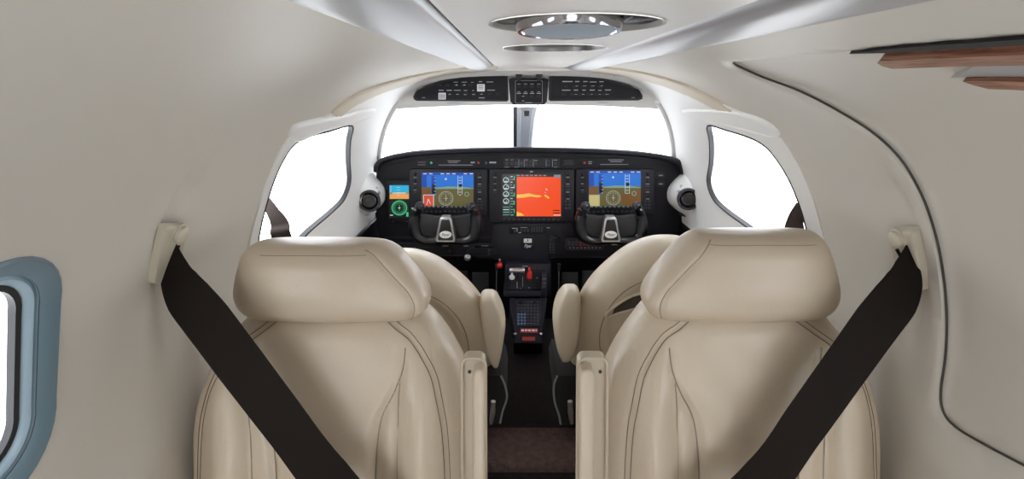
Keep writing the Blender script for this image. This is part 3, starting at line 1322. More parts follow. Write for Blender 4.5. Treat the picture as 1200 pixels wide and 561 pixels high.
    # pivot link and lever below the armrest
    bm = bmesh.new()
    a = P(668 if s > 0 else 578, 470, 1.2)
    tube(bm, [a, a + Vector((0.002 * s, 0, -0.03)), a + Vector((0.006 * s, 0, -0.06))], [0.006, 0.007, 0.004], n=10)
    done('armrest_link', bm, M['silver'], ar)
    # pale strip along the seat shell
    bm = bmesh.new()
    if s > 0:
        ln = [(653, 440), (649, 452), (650, 470), (655, 486), (657, 497)]
    else:
        ln = [(587, 440), (592, 452), (594, 466), (589, 482), (586, 496)]
    tube(bm, catmull([P(x, y, 1.30) for x, y in ln], 6), 0.0026, n=8)
    done('shell_strip', bm, M['mgrey'], t)
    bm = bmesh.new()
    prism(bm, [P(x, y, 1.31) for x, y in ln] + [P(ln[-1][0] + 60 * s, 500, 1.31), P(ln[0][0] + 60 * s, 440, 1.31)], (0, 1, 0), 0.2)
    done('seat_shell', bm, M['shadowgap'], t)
    return t


crew_seat(1, 'cream pilot seat with slotted rounded back, behind the right passenger seat', 0.325, 0.748)
crew_seat(-1, 'cream pilot seat with plain rounded back, behind the left passenger seat', -0.325, 0.712)

# --------------------------------------------------------------------- belts


def ribbon(bm, ctr, wdir, hw, th=0.0009, mi=0):
    rows = []
    for i, p in enumerate(ctr):
        t = (ctr[min(i + 1, len(ctr) - 1)] - ctr[max(i - 1, 0)]).normalized()
        w = wdir[i]
        w = (w - t * w.dot(t)).normalized()
        n = t.cross(w).normalized()
        h = hw[i]
        rows.append([p - w * h - n * th, p - w * h * 0.3 - n * th, p + w * h * 0.3 - n * th, p + w * h - n * th, p + w * h + n * th, p + w * h * 0.3 + n * th, p - w * h * 0.3 + n * th, p - w * h + n * th])
    V = grid(bm, rows, True)
    bm.faces.new(V[0])
    bm.faces.new(V[-1])


def belt(s, label, edges, t0, t1, ext, cat='seat belt'):
    """edges: list of ((px,py) one edge, (px,py) other edge)"""
    A, B = [], []
    n = len(edges)
    for i, (a, b) in enumerate(edges):
        t = t0 + (t1 - t0) * i / (n - 1)
        A.append(P(*a, t))
        B.append(P(*b, t))
    ctr = [(a + b) / 2 for a, b in zip(A, B)]
    wd = [(b - a) for a, b in zip(A, B)]
    hw = [w.length / 2 for w in wd]
    for e in ext:
        ctr.append(Vector(e[0]))
        wd.append(wd[-1])
        hw.append(e[1])
    c2 = catmull(ctr, 8)
    w2, h2 = [], []
    for i in range(len(c2)):
        f = i / 8
        k = min(int(f), len(wd) - 2)
        r = f - k
        w2.append(wd[k].lerp(wd[k + 1], r))
        h2.append(hw[k] * (1 - r) + hw[k + 1] * r)
    bm = bmesh.new()
    ribbon(bm, c2, w2, h2)
    o = done('seat_belt', bm, M['belt'], ang=60)
    tag(o, label, cat)
    return o


belt(1, 'black belt crossing the right passenger seat from the right wall guide',
     [((1062, 287), (1068, 288)), ((1050, 306), (1077, 311)), ((1039, 322), (1081, 335)), ((1023, 345), (1076, 356)), ((999, 378), (1055, 381)), ((964, 428), (1019, 430)), ((918, 492), (972, 496)), ((869, 562), (922, 562))],
     0.812, 0.792, [((0.21, 0.60, 0.45), 0.025), ((0.17, 0.56, 0.36), 0.025)])
belt(-1, 'black belt crossing the left passenger seat from the left wall guide',
     [((206, 285), (200, 285)), ((216, 301), (194, 308)), ((229, 318), (189, 334)), ((247, 342), (194, 354)), ((272, 375), (214, 377)), ((310, 426), (252, 427)), ((358, 490), (302, 492)), ((412, 562), (356, 562))],
     0.806, 0.792, [((-0.23, 0.60, 0.45), 0.025), ((-0.19, 0.56, 0.36), 0.025)])


def guide(s, label, corners, knob, slot):
    """plastic belt guide screwed to the wall: follows the shell"""
    q = [uv(*c) for c in corners]
    gb = 0.012 if s > 0 else 0.003
    t = empty('belt_guide', SH(*uv(*knob)), label, 'belt guide')
    pl = [Vector(p) for p in q]
    # round the corners a little
    out = []
    n = len(pl)
    for i in range(n):
        a, b, c = pl[i - 1], pl[i], pl[(i + 1) % n]
        r = 0.006
        p0 = b + (a - b).normalized() * min(r, (a - b).length * 0.4)
        p1 = b + (c - b).normalized() * min(r, (c - b).length * 0.4)
        for k in range(5):
            f = k / 4
            out.append((1 - f) ** 2 * p0 + 2 * f * (1 - f) * b + f * f * p1)
    o = patch('plate', out, 0.005, 0.004, M['guide'], t, step=0.004, base=gb)
    ku, ky = uv(*knob)
    pc = SH(ku, ky, gb + 0.0065)
    nn = (SH(ku, ky, 0.03) - SH(ku, ky, 0.0)).normalized()
    bm = bmesh.new()
    lathe(bm, pc, [(0.0175, -0.003), (0.0172, 0.0005), (0.0150, 0.0005), (0.0138, 0.001), (0.0135, 0.006), (0.011, 0.009), (0.006, 0.0105), (0.001, 0.011)], nn, n=24)
    done('knob', bm, M['guide'], t)
    sl_ = [Vector(uv(*c)) for c in slot]
    bm = bmesh.new()
    pts = [SH(p.x, p.y, gb + 0.0055) for p in sl_]
    tube(bm, catmull(pts, 5), 0.0052, n=8, flat=0.5)
    done('slot', bm, M['shadowgap'], t)
    return t


guide(1, 'beige plastic belt guide with round knob on the right wall', [(1050, 265), (1081, 266), (1091, 338), (1062, 341)], (1066, 274), [(1064, 287), (1071, 300), (1079, 325)])
guide(-1, 'beige plastic belt guide with round knob on the left wall', [(218, 262), (189, 263), (174, 331), (204, 335)], (203, 271), [(203, 285), (197, 300), (190, 322)])

# brown belts of the pilot seats seen against the side windows
for s, lab, prt in ((-1, 'brown pilot belt hanging across the left side window', [((305, 236), (313, 228)), ((313, 247), (327, 250)), ((318, 262), (338, 264)), ((322, 285), (344, 285))]),
                    (1, 'brown pilot belt hanging across the right side window', [((934, 236), (939, 240)), ((925, 252), (940, 254)), ((920, 266), (941, 270)), ((917, 290), (941, 292))])):
    A = [P(*a, 1.17) for a, b in prt]
    B = [P(*b, 1.17) for a, b in prt]
    ctr = [(a + b) / 2 for a, b in zip(A, B)]
    ctr.append(Vector((ctr[-1].x - 0.02 * s, 1.22, 0.55)))
    A.append(A[-1])
    B.append(B[-1])
    c2 = catmull(ctr, 6)
    w2 = [Vector((1, -0.35 * s, 0.1)) for _ in c2]
    h2 = []
    for i in range(len(c2)):
        f = i / 6
        k = min(int(f), len(A) - 2)
        r = f - k
        h2.append(((B[k] - A[k]).length * (1 - r) + (B[k + 1] - A[k + 1]).length * r) / 2)
    bm = bmesh.new()
    ribbon(bm, c2, w2, h2)
    tag(done('seat_belt', bm, M['belt_brown'], ang=60), lab, 'seat belt')

# ------------------------------------------------------------- wall details
# rubber seam around the raised right side panel
bm = bmesh.new()
tube(bm, [SH(p.x, p.y, 0.0045) for p in seam_uv], 0.0017, n=8)
struct(done('trim_13', bm, M['seam'], ang=180))


def uvs(pts, n=4):
    return [Vector(uv(p.x, p.y)) for p in catmull([(a, b, 0) for a, b in pts], n, True)]


struct(patch('trim_6', uvs(BANDL, 3), 0.004, 0.006, M['tan'], step=0.008, base=0.002))
struct(patch('trim_7', uvs(BANDR, 3), 0.004, 0.006, M['tan'], step=0.008, base=0.002))
struct(patch('trim_14', uvs([(338, 160), (339, 151), (348, 144), (372, 138), (400, 133), (436, 124), (437, 132), (425, 140), (400, 147), (372, 155), (347, 166)]), 0.009, 0.012, M['cock'], step=0.006))
struct(patch('trim_15', uvs([(800, 127), (830, 126), (860, 128), (895, 138), (912, 150), (915, 158), (905, 160), (880, 153), (850, 146), (815, 139)]), 0.009, 0.012, M['cock'], step=0.006))

# small catches on the lining above the side windows
for (px, py) in ((372, 154), (345, 168), (330, 186)):
    pass

# unseen aft bulkhead, added to cut light from behind; opening sized for the light
bm = bmesh.new()
ob_ = [prof(u) for u in [(-1.58 + 3.16 * k / 60) for k in range(61)]]
ib_ = []
for x, z in ob_:
    ib_.append((x * 0.52, 0.55 + (z - 0.62) * 0.62))
grid(bm, [[Vector((x, -1.49, z)) for x, z in ob_], [Vector((x, -1.49, z)) for x, z in ib_], [Vector((x, -1.53, z)) for x, z in ib_]])
struct(done('wall_rear_baffle', bm, M['wall']))

# ================================================================ the cockpit
YP = 2.03


def Q(px, py, Y=YP):
    return P(px, py, Y=Y)


def flat(bm, pts, Y, depth, mi=0, bev=0.0):
    """outline in photo pixels placed on the plane y = Y, thickness towards +y"""
    prism(bm, [Q(x, y, Y) for x, y in pts], (0, 1, 0), depth, mi, bev)


def rr(x0, y0, x1, y1, r=3, n=4):
    out = []
    for cx, cy_, a0 in ((x1 - r, y0 + r, -90), (x1 - r, y1 - r, 0), (x0 + r, y1 - r, 90), (x0 + r, y0 + r, 180)):
        for k in range(n + 1):
            a = math.radians(a0 + 90 * k / n)
            out.append((cx + r * math.cos(a), cy_ + r * math.sin(a)))
    return out


panel = empty('instrument_panel', (0, YP, 0.43), 'wide black instrument panel with four lit screens under the windscreen', 'instrument panel')

# main board
top = [(441, 192), (447, 186), (462, 181), (485, 178), (520, 176), (560, 174.5), (600, 174), (640, 174), (680, 175), (720, 176.5), (755, 179), (780, 183), (793, 187), (798, 193)]
bot = [(799, 262), (790, 300), (735, 300), (650, 300), (644, 307), (585, 307), (578, 300), (470, 300), (448, 296), (441, 262)]
bm = bmesh.new()
flat(bm, top + bot, YP, 0.03)
done('board', bm, M['black'], panel, smooth=False)
# glareshield: rolled lip over the board and the deck running to the glass
lipp = [(441, 200), (442, 192), (450, 186), (466, 181.5), (490, 178), (530, 175.8), (575, 174.6), (620, 174.2), (665, 174.8), (705, 176), (745, 178.5), (775, 182.5), (792, 187), (798, 193), (799, 202)]
pts = catmull([Q(x, y + 1.5, YP - 0.012) for x, y in lipp], 6)
bm = bmesh.new()
tube(bm, pts, 0.011, n=14)
grid(bm, [[p + Vector((0, 0, 0.010)) for p in pts], [p + Vector((0, 0.06, 0.006)) for p in pts], [Vector((p.x, 2.34, p.z - 0.04)) for p in pts]])
done('glareshield', bm, M['black2'], panel, ang=60)
bm = bmesh.new()
pp = catmull([Q(x, y + 9, YP - 0.001) for x, y in lipp[2:-2]], 6)
tube(bm, pp, 0.0015, n=6)
done('glareshield_seam', bm, M['black2'], panel, ang=60)
# glare on the deck, painted as pale strips on top of the lip
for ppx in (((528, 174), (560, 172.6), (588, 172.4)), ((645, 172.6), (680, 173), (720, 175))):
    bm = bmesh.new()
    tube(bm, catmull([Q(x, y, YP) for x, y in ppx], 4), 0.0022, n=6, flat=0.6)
    done('deck_glare_strip', bm, M['grey'], panel, ang=60)

# ---- screens ---------------------------------------------------------------
E = {
    'k': emis('screen_black', (0.004, 0.005, 0.006), 1.0),
    'sky': emis('screen_sky_blue', srgb(22, 108, 205), 1.0),
    'sky2': emis('screen_deep_blue', srgb(16, 70, 165), 1.0),
    'gnd': emis('screen_ground_olive', srgb(92, 86, 48), 1.0),
    'gnd2': emis('screen_ground_brown', srgb(108, 76, 40), 1.0),
    'red': emis('screen_inset_red', srgb(205, 78, 58), 1.0),
    'or': emis('screen_terrain_orange', srgb(240, 72, 12), 1.0),
    'ye': emis('screen_terrain_yellow', srgb(255, 186, 70), 1.0),
    'sand': emis('screen_inset_sand', srgb(190, 176, 120), 1.0),
    'w': emis('screen_white', srgb(205, 215, 220), 1.0),
    'cy': emis('screen_cyan', srgb(30, 170, 215), 1.0),
    'tan': emis('screen_tan', srgb(226, 160, 90), 1.0),
    'gr': emis('screen_green', srgb(70, 190, 130), 1.0),
    'gg': emis('screen_grey_green', srgb(120, 150, 130), 1.0),
    'lgr': emis('screen_compass_grey', srgb(165, 175, 170), 1.0),
    'lg': emis('screen_grey', srgb(120, 130, 150), 1.0),
}


class Screen:
    def __init__(self, Y):
        self.bm = bmesh.new()
        self.Y = Y
        self.mats = []
        self.l = 0

    def mi(self, k):
        if k not in self.mats:
            self.mats.append(k)
        return self.mats.index(k)

    def poly(self, pts, k):
        self.l += 1
        y = self.Y - 0.00004 * self.l
        f = self.bm.faces.new([self.bm.verts.new(Q(a, b, y)) for a, b in pts])
        f.material_index = self.mi(k)

    def rect(self, x0, y0, x1, y1, k):
        self.poly([(x0, y0), (x1, y0), (x1, y1), (x0, y1)], k)

    def line(self, a, b, w, k):
        dx, dy = b[0] - a[0], b[1] - a[1]
        l = math.hypot(dx, dy)
        nx, ny = -dy / l * w / 2, dx / l * w / 2
        self.poly([(a[0] + nx, a[1] + ny), (b[0] + nx, b[1] + ny), (b[0] - nx, b[1] - ny), (a[0] - nx, a[1] - ny)], k)

    def ring(self, cx, cy_, r, w, k, n=24, ry=None):
        ry = ry or r
        self.l += 1
        y = self.Y - 0.00004 * self.l
        a = [self.bm.verts.new(Q(cx + r * math.cos(2 * PI * i / n), cy_ + ry * math.sin(2 * PI * i / n), y)) for i in range(n)]
        b = [self.bm.verts.new(Q(cx + (r - w) * math.cos(2 * PI * i / n), cy_ + (ry - w) * math.sin(2 * PI * i / n), y)) for i in range(n)]
        for i in range(n):
            f = self.bm.faces.new((a[i], a[(i + 1) % n], b[(i + 1) % n], b[i]))
            f.material_index = self.mi(k)

    def disc(self, cx, cy_, r, k, n=20):
        self.poly([(cx + r * math.cos(2 * PI * i / n), cy_ + r * math.sin(2 * PI * i / n)) for i in range(n)], k)

    def done(self, parent, name='screen'):
        bmesh.ops.recalc_face_normals(self.bm, faces=self.bm.faces)
        for f in self.bm.faces:
            if f.normal.y > 0:
                f.normal_flip()
        me = bpy.data.meshes.new(name)
        self.bm.to_mesh(me)
        self.bm.free()
        return link(name, me, [E[k] if k in E else M[k] for k in self.mats], parent, smooth=False)


def compass(S, cx, cy_, r, k='w', k2='k'):
    S.ring(cx, cy_, r, 0.45, k)
    for i in range(24):
        a = 2 * PI * i / 24
        r0 = r * (0.72 if i % 2 else 0.6)
        S.line((cx + r0 * math.cos(a), cy_ + r0 * math.sin(a)), (cx + (r - 1) * math.cos(a), cy_ + (r - 1) * math.sin(a)), 0.35, k)
    S.line((cx, cy_ - r * 0.5), (cx, cy_ + r * 0.4), 0.6, k)
    S.line((cx - r * 0.25, cy_), (cx + r * 0.25, cy_), 0.6, k)


def display_unit(name_label, bez, scr, draw):
    """bezel part of the panel, with screen, knobs and keys as sub-parts"""
    bm = bmesh.new()
    x0, y0, x1, y1 = bez
    a0, b0, a1, b1 = scr
    flat(bm, rr(x0, y0, x1, y1, 3), YP - 0.014, 0.014, bev=0.0025)
    # recess frame round the glass
    flat(bm, rr(a0 - 2.2, b0 - 2.2, a1 + 2.2, b1 + 2.2, 1.2), YP - 0.0155, 0.003, 1, bev=0.0008)
    o = done('display', bm, [M['black2'], M['rubber']], panel, ang=40)
    o['label'] = name_label
    S = Screen(YP - 0.0158)
    S.rect(a0, b0, a1, b1, 'k')
    draw(S, a0, b0, a1, b1)
    S.done(o)
    return o


def knob(parent, px, py, r, h=0.012, m='black2', Y=YP - 0.014, cap=None, name='knob'):
    bm = bmesh.new()
    c = Q(px, py, Y)
    lathe(bm, c, [(r, 0), (r, h * 0.55), (r * 0.92, h * 0.6), (r * 0.62, h * 0.62), (r * 0.6, h * 0.95), (r * 0.5, h), (0.0002, h)], n=18)
    return done(name, bm, M[m], parent, ang=40)


def keyb(parent, px, py, w=3.6, h=2.4, m='key', Y=YP - 0.014, dep=0.003, name='key'):
    bm = bmesh.new()
    prism(bm, [Q(x, y, Y - dep) for x, y in rr(px - w / 2, py - h / 2, px + w / 2, py + h / 2, 0.5, 2)], (0, 1, 0), dep, bev=0.0003)
    return done(name, bm, M[m], parent, ang=40)


def prints(parent, items, Y, m='print', name='legend', dep=0.0004):
    """short printed marks: (px, py, width, height)"""
    bm = bmesh.new()
    for (x, y, w, h) in items:
        prism(bm, [Q(a, b, Y - dep) for a, b in ((x - w / 2, y - h / 2), (x + w / 2, y - h / 2), (x + w / 2, y + h / 2), (x - w / 2, y + h / 2))], (0, 1, 0), dep)
    return done(name, bm, M[m], parent, smooth=False)


def pfd(S, x0, y0, x1, y1, left=True):
    W, H = x1 - x0, y1 - y0
    hz = y0 + H * 0.42
    S.rect(x0, y0, x1, y0 + 3, 'sky2')
    S.rect(x0, y0 + 3, x1, hz, 'sky')
    S.rect(x0, y0 + 3, x0 + 6, hz, 'sky2')
    S.rect(x0, hz, x1, y1 - 1, 'gnd')
    S.rect(x0, hz, x0 + W * 0.17, y1 - 12, 'gnd2')
    if left:
        S.rect(x0 + 2, y1 - 15, x0 + 14.5, y1 - 1, 'w')
        S.rect(x0 + 2.7, y1 - 14.3, x0 + 13.8, y1 - 1.5, 'red')
        S.line((x0 + 8, y1 - 10), (x0 + 6, y1 - 3), 0.7, 'w')
        S.line((x0 + 8, y1 - 10), (x0 + 10.5, y1 - 4), 0.7, 'w')
    else:
        S.rect(x0, y1 - 15, x0 + 13, y1 - 1, 'gg')
        S.rect(x0 + 0.6, y1 - 14.4, x0 + 12.4, y1 - 1.5, 'sand')
        S.poly([(x0 + W * 0.58, hz + 10), (x1, hz + 5), (x1, y1 - 3), (x0 + W * 0.66, y1 - 3)], 'gnd2')
    S.poly([(x0 + W * 0.25, hz + 0.8), (x0 + W * 0.5, hz - 0.8), (x0 + W * 0.78, hz - 0.5), (x1, hz + 1), (x1, hz + 2), (x0 + W * 0.25, hz + 2)], 'gg')
    S.rect(x0 + W * 0.19, y0 + 4, x0 + W * 0.27, y0 + H * 0.62, 'sky2')
    S.rect(x0 + W * 0.20, y0 + H * 0.33, x0 + W * 0.265, y0 + H * 0.60, 'k')
    for i in range(6):
        S.line((x0 + W * 0.245, y0 + 6 + i * 4), (x0 + W * 0.27, y0 + 6 + i * 4), 0.5, 'w')
    # altitude tape
    ax0, ax1 = x0 + W * 0.70, x0 + W * 0.78
    for x in (ax0, ax1):
        S.line((x, y0 + 4), (x, y0 + H * 0.62), 0.5, 'w')
    for i in range(7):
        S.line((ax0 + 1, y0 + 6 + i * 3.4), (ax1 - 1.2, y0 + 6 + i * 3.4), 0.6, 'w')
    S.rect(ax0 + 1, y0 + H * 0.33, ax1, y0 + H * 0.41, 'k')
    S.ring(x0 + W * 0.87, y0 + H * 0.62, 2.8, 0.9, 'gg')
    compass(S, x0 + W * 0.47, y0 + H * 0.74, 8.5, 'lgr')
    S.poly([(x0 + W * 0.44, y0 + 8.5), (x0 + W * 0.47, y0 + 6), (x0 + W * 0.49, y0 + 8.5)], 'w')
    for i in range(9):
        if i % 4 != 2:
            S.rect(x0 + 2 + i * W / 9, y0 + 1, x0 + 6 + i * W / 9, y0 + 2, 'w')
    S.rect(x0, y1 - 1.6, x1, y1, 'k')
    for i in range(11):
        S.rect(x0 + 2 + i * W / 11.5, y1 - 1.2, x0 + 5 + i * W / 11.5, y1 - 0.5, 'lg')


def mfd(S, x0, y0, x1, y1):
    a = x0 + 17.5
    S.rect(a, y0 + 3.2, x1 - 0.8, y1 - 0.6, 'or')
    # terrain ridges
    S.poly([(a, 228), (a + 8, 227.5), (a + 14, 226.3), (a + 20, 228), (a + 27, 228.8), (a + 30, 230.2), (a + 24, 231.2), (a + 16, 230), (a + 8, 231.5), (a, 231.8)], 'ye')
    S.poly([(a + 32, 228), (a + 35, 228.5), (a + 39, 232), (a + 37, 232.5), (a + 33, 230)], 'ye')
    S.poly([(a, 248), (a + 5, 249.5), (a + 9, 252.4), (a, 252.9)], 'ye')
    S.line((a + 34, 221), (a + 36, 223), 0.8, 'w')
    S.line((a + 33, 225), (a + 34, 226), 0.8, 'w')
    S.rect(x1 - 10, 246, x1 - 2, 247, 'k')
    S.rect(x1 - 10, 249, x1 - 2, 250, 'k')
    S.rect(x1 - 9, 251.5, x1 - 1, 252.3, 'w')
    S.rect(x1 - 9, y0 + 0.6, x1 - 1, y0 + 4.2, 'lg')
    for i in range(7):
        S.rect(a + i * 5.2, y0 + 0.9, a + i * 5.2 + 3.4, y0 + 2.1, 'red' if i % 2 else 'lg')
    # engine strip gauges
    yy = y0 + 4
    for i in range(4):
        S.ring(x0 + 5, yy + 3 + i * 8.2, 3.4, 0.7, 'w', 18)
        S.line((x0 + 5, yy + 3 + i * 8.2), (x0 + 6.8, yy + 0.8 + i * 8.2), 0.7, 'gr')
        S.rect(x0 + 3.2, yy + 4 + i * 8.2, x0 + 6.5, yy + 5 + i * 8.2, 'w')
    rg = random.Random(4)
    for i in range(15):
        y = y0 + 2.4 + i * 3.2
        S.rect(x0 + 10.5, y, x0 + 12 + rg.random() * 3, y + 1.0, rg.choice(['w', 'gr', 'gg', 'lg']))
        if i % 3 == 0:
            S.line((x0 + 14.6, y), (x0 + 14.6, y + 4.5), 0.9, 'gr')
    for i in range(4):
        y = y1 - 12 + i * 3
        S.rect(x0 + 1.5, y, x0 + 8.5, y + 1, ['gg', 'w', 'gr', 'lg'][i])
    S.line((x0 + 9.2, y0 + 2), (x0 + 9.2, y1 - 2), 0.35, 'lg')


def standby(S, x0, y0, x1, y1):
    S.rect(x0 + 0.3, y0 + 0.5, x1 - 0.4, y0 + 9.5, 'cy')
    S.rect(x0 + 0.6, y0 + 9.5, x1 - 0.3, y0 + 16.5, 'tan')
    S.line((x0 + 1, y0 + 9.6), (x1 - 1, y0 + 9.3), 0.7, 'w')
    S.rect(x0 + 0.5, y0 + 7.6, x0 + 4, y0 + 11, 'gg')
    S.rect(x1 - 4, y0 + 7.6, x1 - 0.5, y0 + 11, 'gg')
    for i in range(4):
        S.line((x0 + 9, y0 + 3 + i * 3), (x0 + 13, y0 + 3 + i * 3), 0.4, 'w')
        S.rect(x0 + 1, y0 + 1.2 + i * 2, x0 + 2.6, y0 + 1.9 + i * 2, 'w')
    cx, cy_ = x0 + 12, y0 + 27
    S.ring(cx, cy_, 9.2, 1.2, 'gr', 28, ry=8.8)
    compass(S, cx, cy_, 7.2, 'gr')
    S.disc(cx, cy_, 0.9, 'w')
    S.rect(x0 + 1, y1 - 3, x0 + 4.5, y1 - 2, 'w')
    S.rect(x1 - 3.4, y1 - 6, x1 - 0.8, y1 - 0.8, 'gr')


def side_controls(o, x, ys, small=True):
    for y in ys:
        knob(o, x, y, 0.0062 if small else 0.008, 0.010)


u1 = display_unit('left flight screen, blue over olive with a red inset', (480, 198, 571, 252), (494, 202, 555, 243), lambda S, a, b, c, d: pfd(S, a, b, c, d, True))
u2 = display_unit('centre screen filled with an orange map', (573, 198, 673, 260), (588, 204, 658, 254), lambda S, a, b, c, d: mfd(S, a, b, c, d))
u3 = display_unit('right flight screen, blue over olive with a sand coloured inset', (675, 198, 767, 252), (690, 200, 751, 243), lambda S, a, b, c, d: pfd(S, a, b, c, d, False))

for o, xl, xr in ((u1, 486.5, 562), (u2, 580, 665.5), (u3, 682.5, 759)):
    side_controls(o, xl, (204, 211.5, 219))
    keyb(o, xl, 225, 2.6, 1.6)
    side_controls(o, xr, (204, 211, 229))
    for y in (218, 222.5):
        keyb(o, xr, y, 5, 1.8)
    for i in range(3):
        for j in range(2):
            keyb(o, xr - 2 + j * 4, 236 + i * 4, 2.8, 2.2)
    prints(o, [(xl + dx, y, w, 0.6) for y in (207.8, 215.2, 222.4) for dx, w in ((0, 3.5),)] + [(xr, y, 4, 0.7) for y in (207.6, 215.5, 225, 233)], YP - 0.014)
    mid = (xl + xr) / 2
    yk = 248 if o is not u2 else 257.3
    n = 12
    for i in range(n):
        keyb(o, mid - 30 + 60 * i / (n - 1) if o is not u2 else mid - 32 + 64 * i / (n - 1), yk, 3.2, 1.9)
    prints(o, [(mid, 200.2 if o is not u2 else 201, 3.6, 0.9)], YP - 0.0142, 'white')

# slim standby screen on the far left
bm = bmesh.new()
flat(bm, rr(453, 211, 482, 262, 2), YP - 0.012, 0.012, bev=0.002)
sb = done('display', bm, M['black'], panel, ang=40)
sb['label'] = 'small upright standby screen, cyan over tan with a green compass'
S = Screen(YP - 0.0125)
S.rect(456, 215.5, 479, 255, 'k')
standby(S, 456, 216.5, 479.5, 254.5)
S.done(sb)
for x in (461, 477):
    knob(sb, x, 259.5, 0.003, 0.006, 'key', Y=YP - 0.012)

# annunciators, top row
for x, y, m_ in ((505.5, 190.5, 'gr'), (561, 190.5, 'red'), (685, 190.5, 'red')):
    bm = bmesh.new()
    c = Q(x, y, YP)
    lathe(bm, c, [(0.0085, 0), (0.0085, 0.005), (0.0065, 0.006), (0.006, 0.0035)], n=20)
    a = done('annunciator', bm, M['black2'], panel, ang=40)
    bm = bmesh.new()
    lathe(bm, c + Vector((0, -0.003, 0)), [(0.0045, 0), (0.0042, 0.0022), (0.002, 0.003), (0.0003, 0.0032)], n=16)
    done('indicator_light', bm, E[m_] if m_ == 'gr' else M['red'], a, ang=60)
bm = bmesh.new()
lathe(bm, Q(569.5, 190.7), [(0.0052, 0), (0.005, 0.004), (0.002, 0.0065), (0.0003, 0.0067)], n=16)
done('button', bm, M['keyblue'], panel, ang=60)
prints(panel, [(554, 190.3, 5, 1.6), (577.5, 190.3, 8, 1.8), (691.5, 189.5, 4.5, 0.8), (691.5, 191.5, 4, 0.8)], YP, 'print')
prints(panel, [(534, 193.3, 40, 0.6), (532, 188.5, 15, 0.7), (531, 190.2, 11, 0.6), (720, 192.6, 33, 0.5), (722, 187.3, 18, 0.7), (722, 189.4, 14, 0.7), (494, 190, 9, 0.5), (494, 193, 9, 0.5)], YP, 'print')
for x in (490, 493, 496, 499):
    prints(panel, [(x, 190.5, 0.6, 4)], YP, 'dgrey')

# strip of switches above the centre screen
bm = bmesh.new()
flat(bm, rr(590, 184.5, 656, 197, 1.5), YP - 0.004, 0.004, bev=0.001)
sw = done('switch_strip', bm, M['black2'], panel, ang=40)
for i, x in enumerate((594, 600, 605)):
    keyb(sw, x, 191.5, 4, 4.6, Y=YP - 0.004, name='switch')
for x, y in ((611, 189), (611, 193.5), (617, 189), (617, 193.5), (622, 189), (622, 193.5), (628.5, 191.5), (643, 189), (643, 193.5), (651, 191.5)):
    keyb(sw, x, y, 3.2, 2.8, Y=YP - 0.004, name='switch')
for x in (608, 614.2, 625, 640, 647.5):
    prints(sw, [(x, 191, 0.5, 9)], YP - 0.004)
prints(sw, [(594, 187.2, 3, 0.6), (600, 187.2, 3, 0.6), (594, 195.6, 5, 0.5), (605, 195.6, 4.5, 0.5), (617, 187.3, 3.4, 0.8), (628, 188, 4, 0.8), (651, 187.5, 4, 0.7), (651, 195.6, 4.5, 0.5), (611, 191.2, 2, 0.5)], YP - 0.004)
prints(panel, [(666, 188.5, 11, 1.2), (667, 190.6, 11, 1.2), (666.5, 192.4, 12, 1.0)], YP, 'dgrey')
# right hand buttons
for y in (205.5, 215.5):
    bm = bmesh.new()
    flat(bm, rr(768 if y < 210 else 770, y - 3.4, 780, y + 3.4, 2.5), YP - 0.003, 0.003, bev=0.001)
    o = done('button_plate', bm, M['black2'], panel, ang=40)
    keyb(o, 774.5, y, 6, 2.4, m='key', Y=YP - 0.003, name='button')
    prints(o, [(774.5, y, 4.2, 1.0)], YP - 0.0064)

# ---- lower centre section
bm = bmesh.new()
flat(bm, [(578, 262), (662, 262), (669, 256), (672, 262), (672, 282), (650, 284), (646, 290), (645, 303), (641, 306.5), (584, 306.5), (578, 303), (560, 303), (556, 300), (556, 284), (575, 284)], YP - 0.006, 0.006, bev=0.0012)
cs = done('centre_section', bm, M['black2'], panel, ang=40)
# autopilot mode keys
bm = bmesh.new()
flat(bm, rr(597, 264.5, 640, 274, 2), YP - 0.010, 0.004, bev=0.0008)
ap = done('mode_controller', bm, M['black'], panel, ang=40)
for i in range(5):
    keyb(ap, 623.5 + i * 2.9, 269, 1.7, 6.2, Y=YP - 0.010, name='key')
for i in range(3):
    keyb(ap, 611 + i * 3.9, 270, 2.4, 3.4, Y=YP - 0.010, name='key')
knob(ap, 603.5, 271, 0.005, 0.008, 'key', Y=YP - 0.010)
prints(ap, [(602.5, 267.5, 5, 1), (606, 269, 1, 4), (609, 272.5, 3.5, 0.8), (642.5, 266.8, 4, 0.8), (614, 266.5, 8, 0.5)], YP - 0.0102, 'print')
# key mount badge with the word below
bm = bmesh.new()
flat(bm, rr(610, 277, 627, 293, 3.5), YP - 0.011, 0.005, bev=0.001)
kb = done('lighter_plate', bm, M['black'], panel, ang=40)
bm = bmesh.new()
flat(bm, rr(613.8, 279.6, 623.2, 284.4, 0.7), YP - 0.0125, 0.002, bev=0.0003)
w_ = done('white_label', bm, M['white'], kb)
prints(w_, [(618.5, 281.5, 1.2, 2.4), (617, 283, 2, 0.5)], YP - 0.0127, 'dgrey')


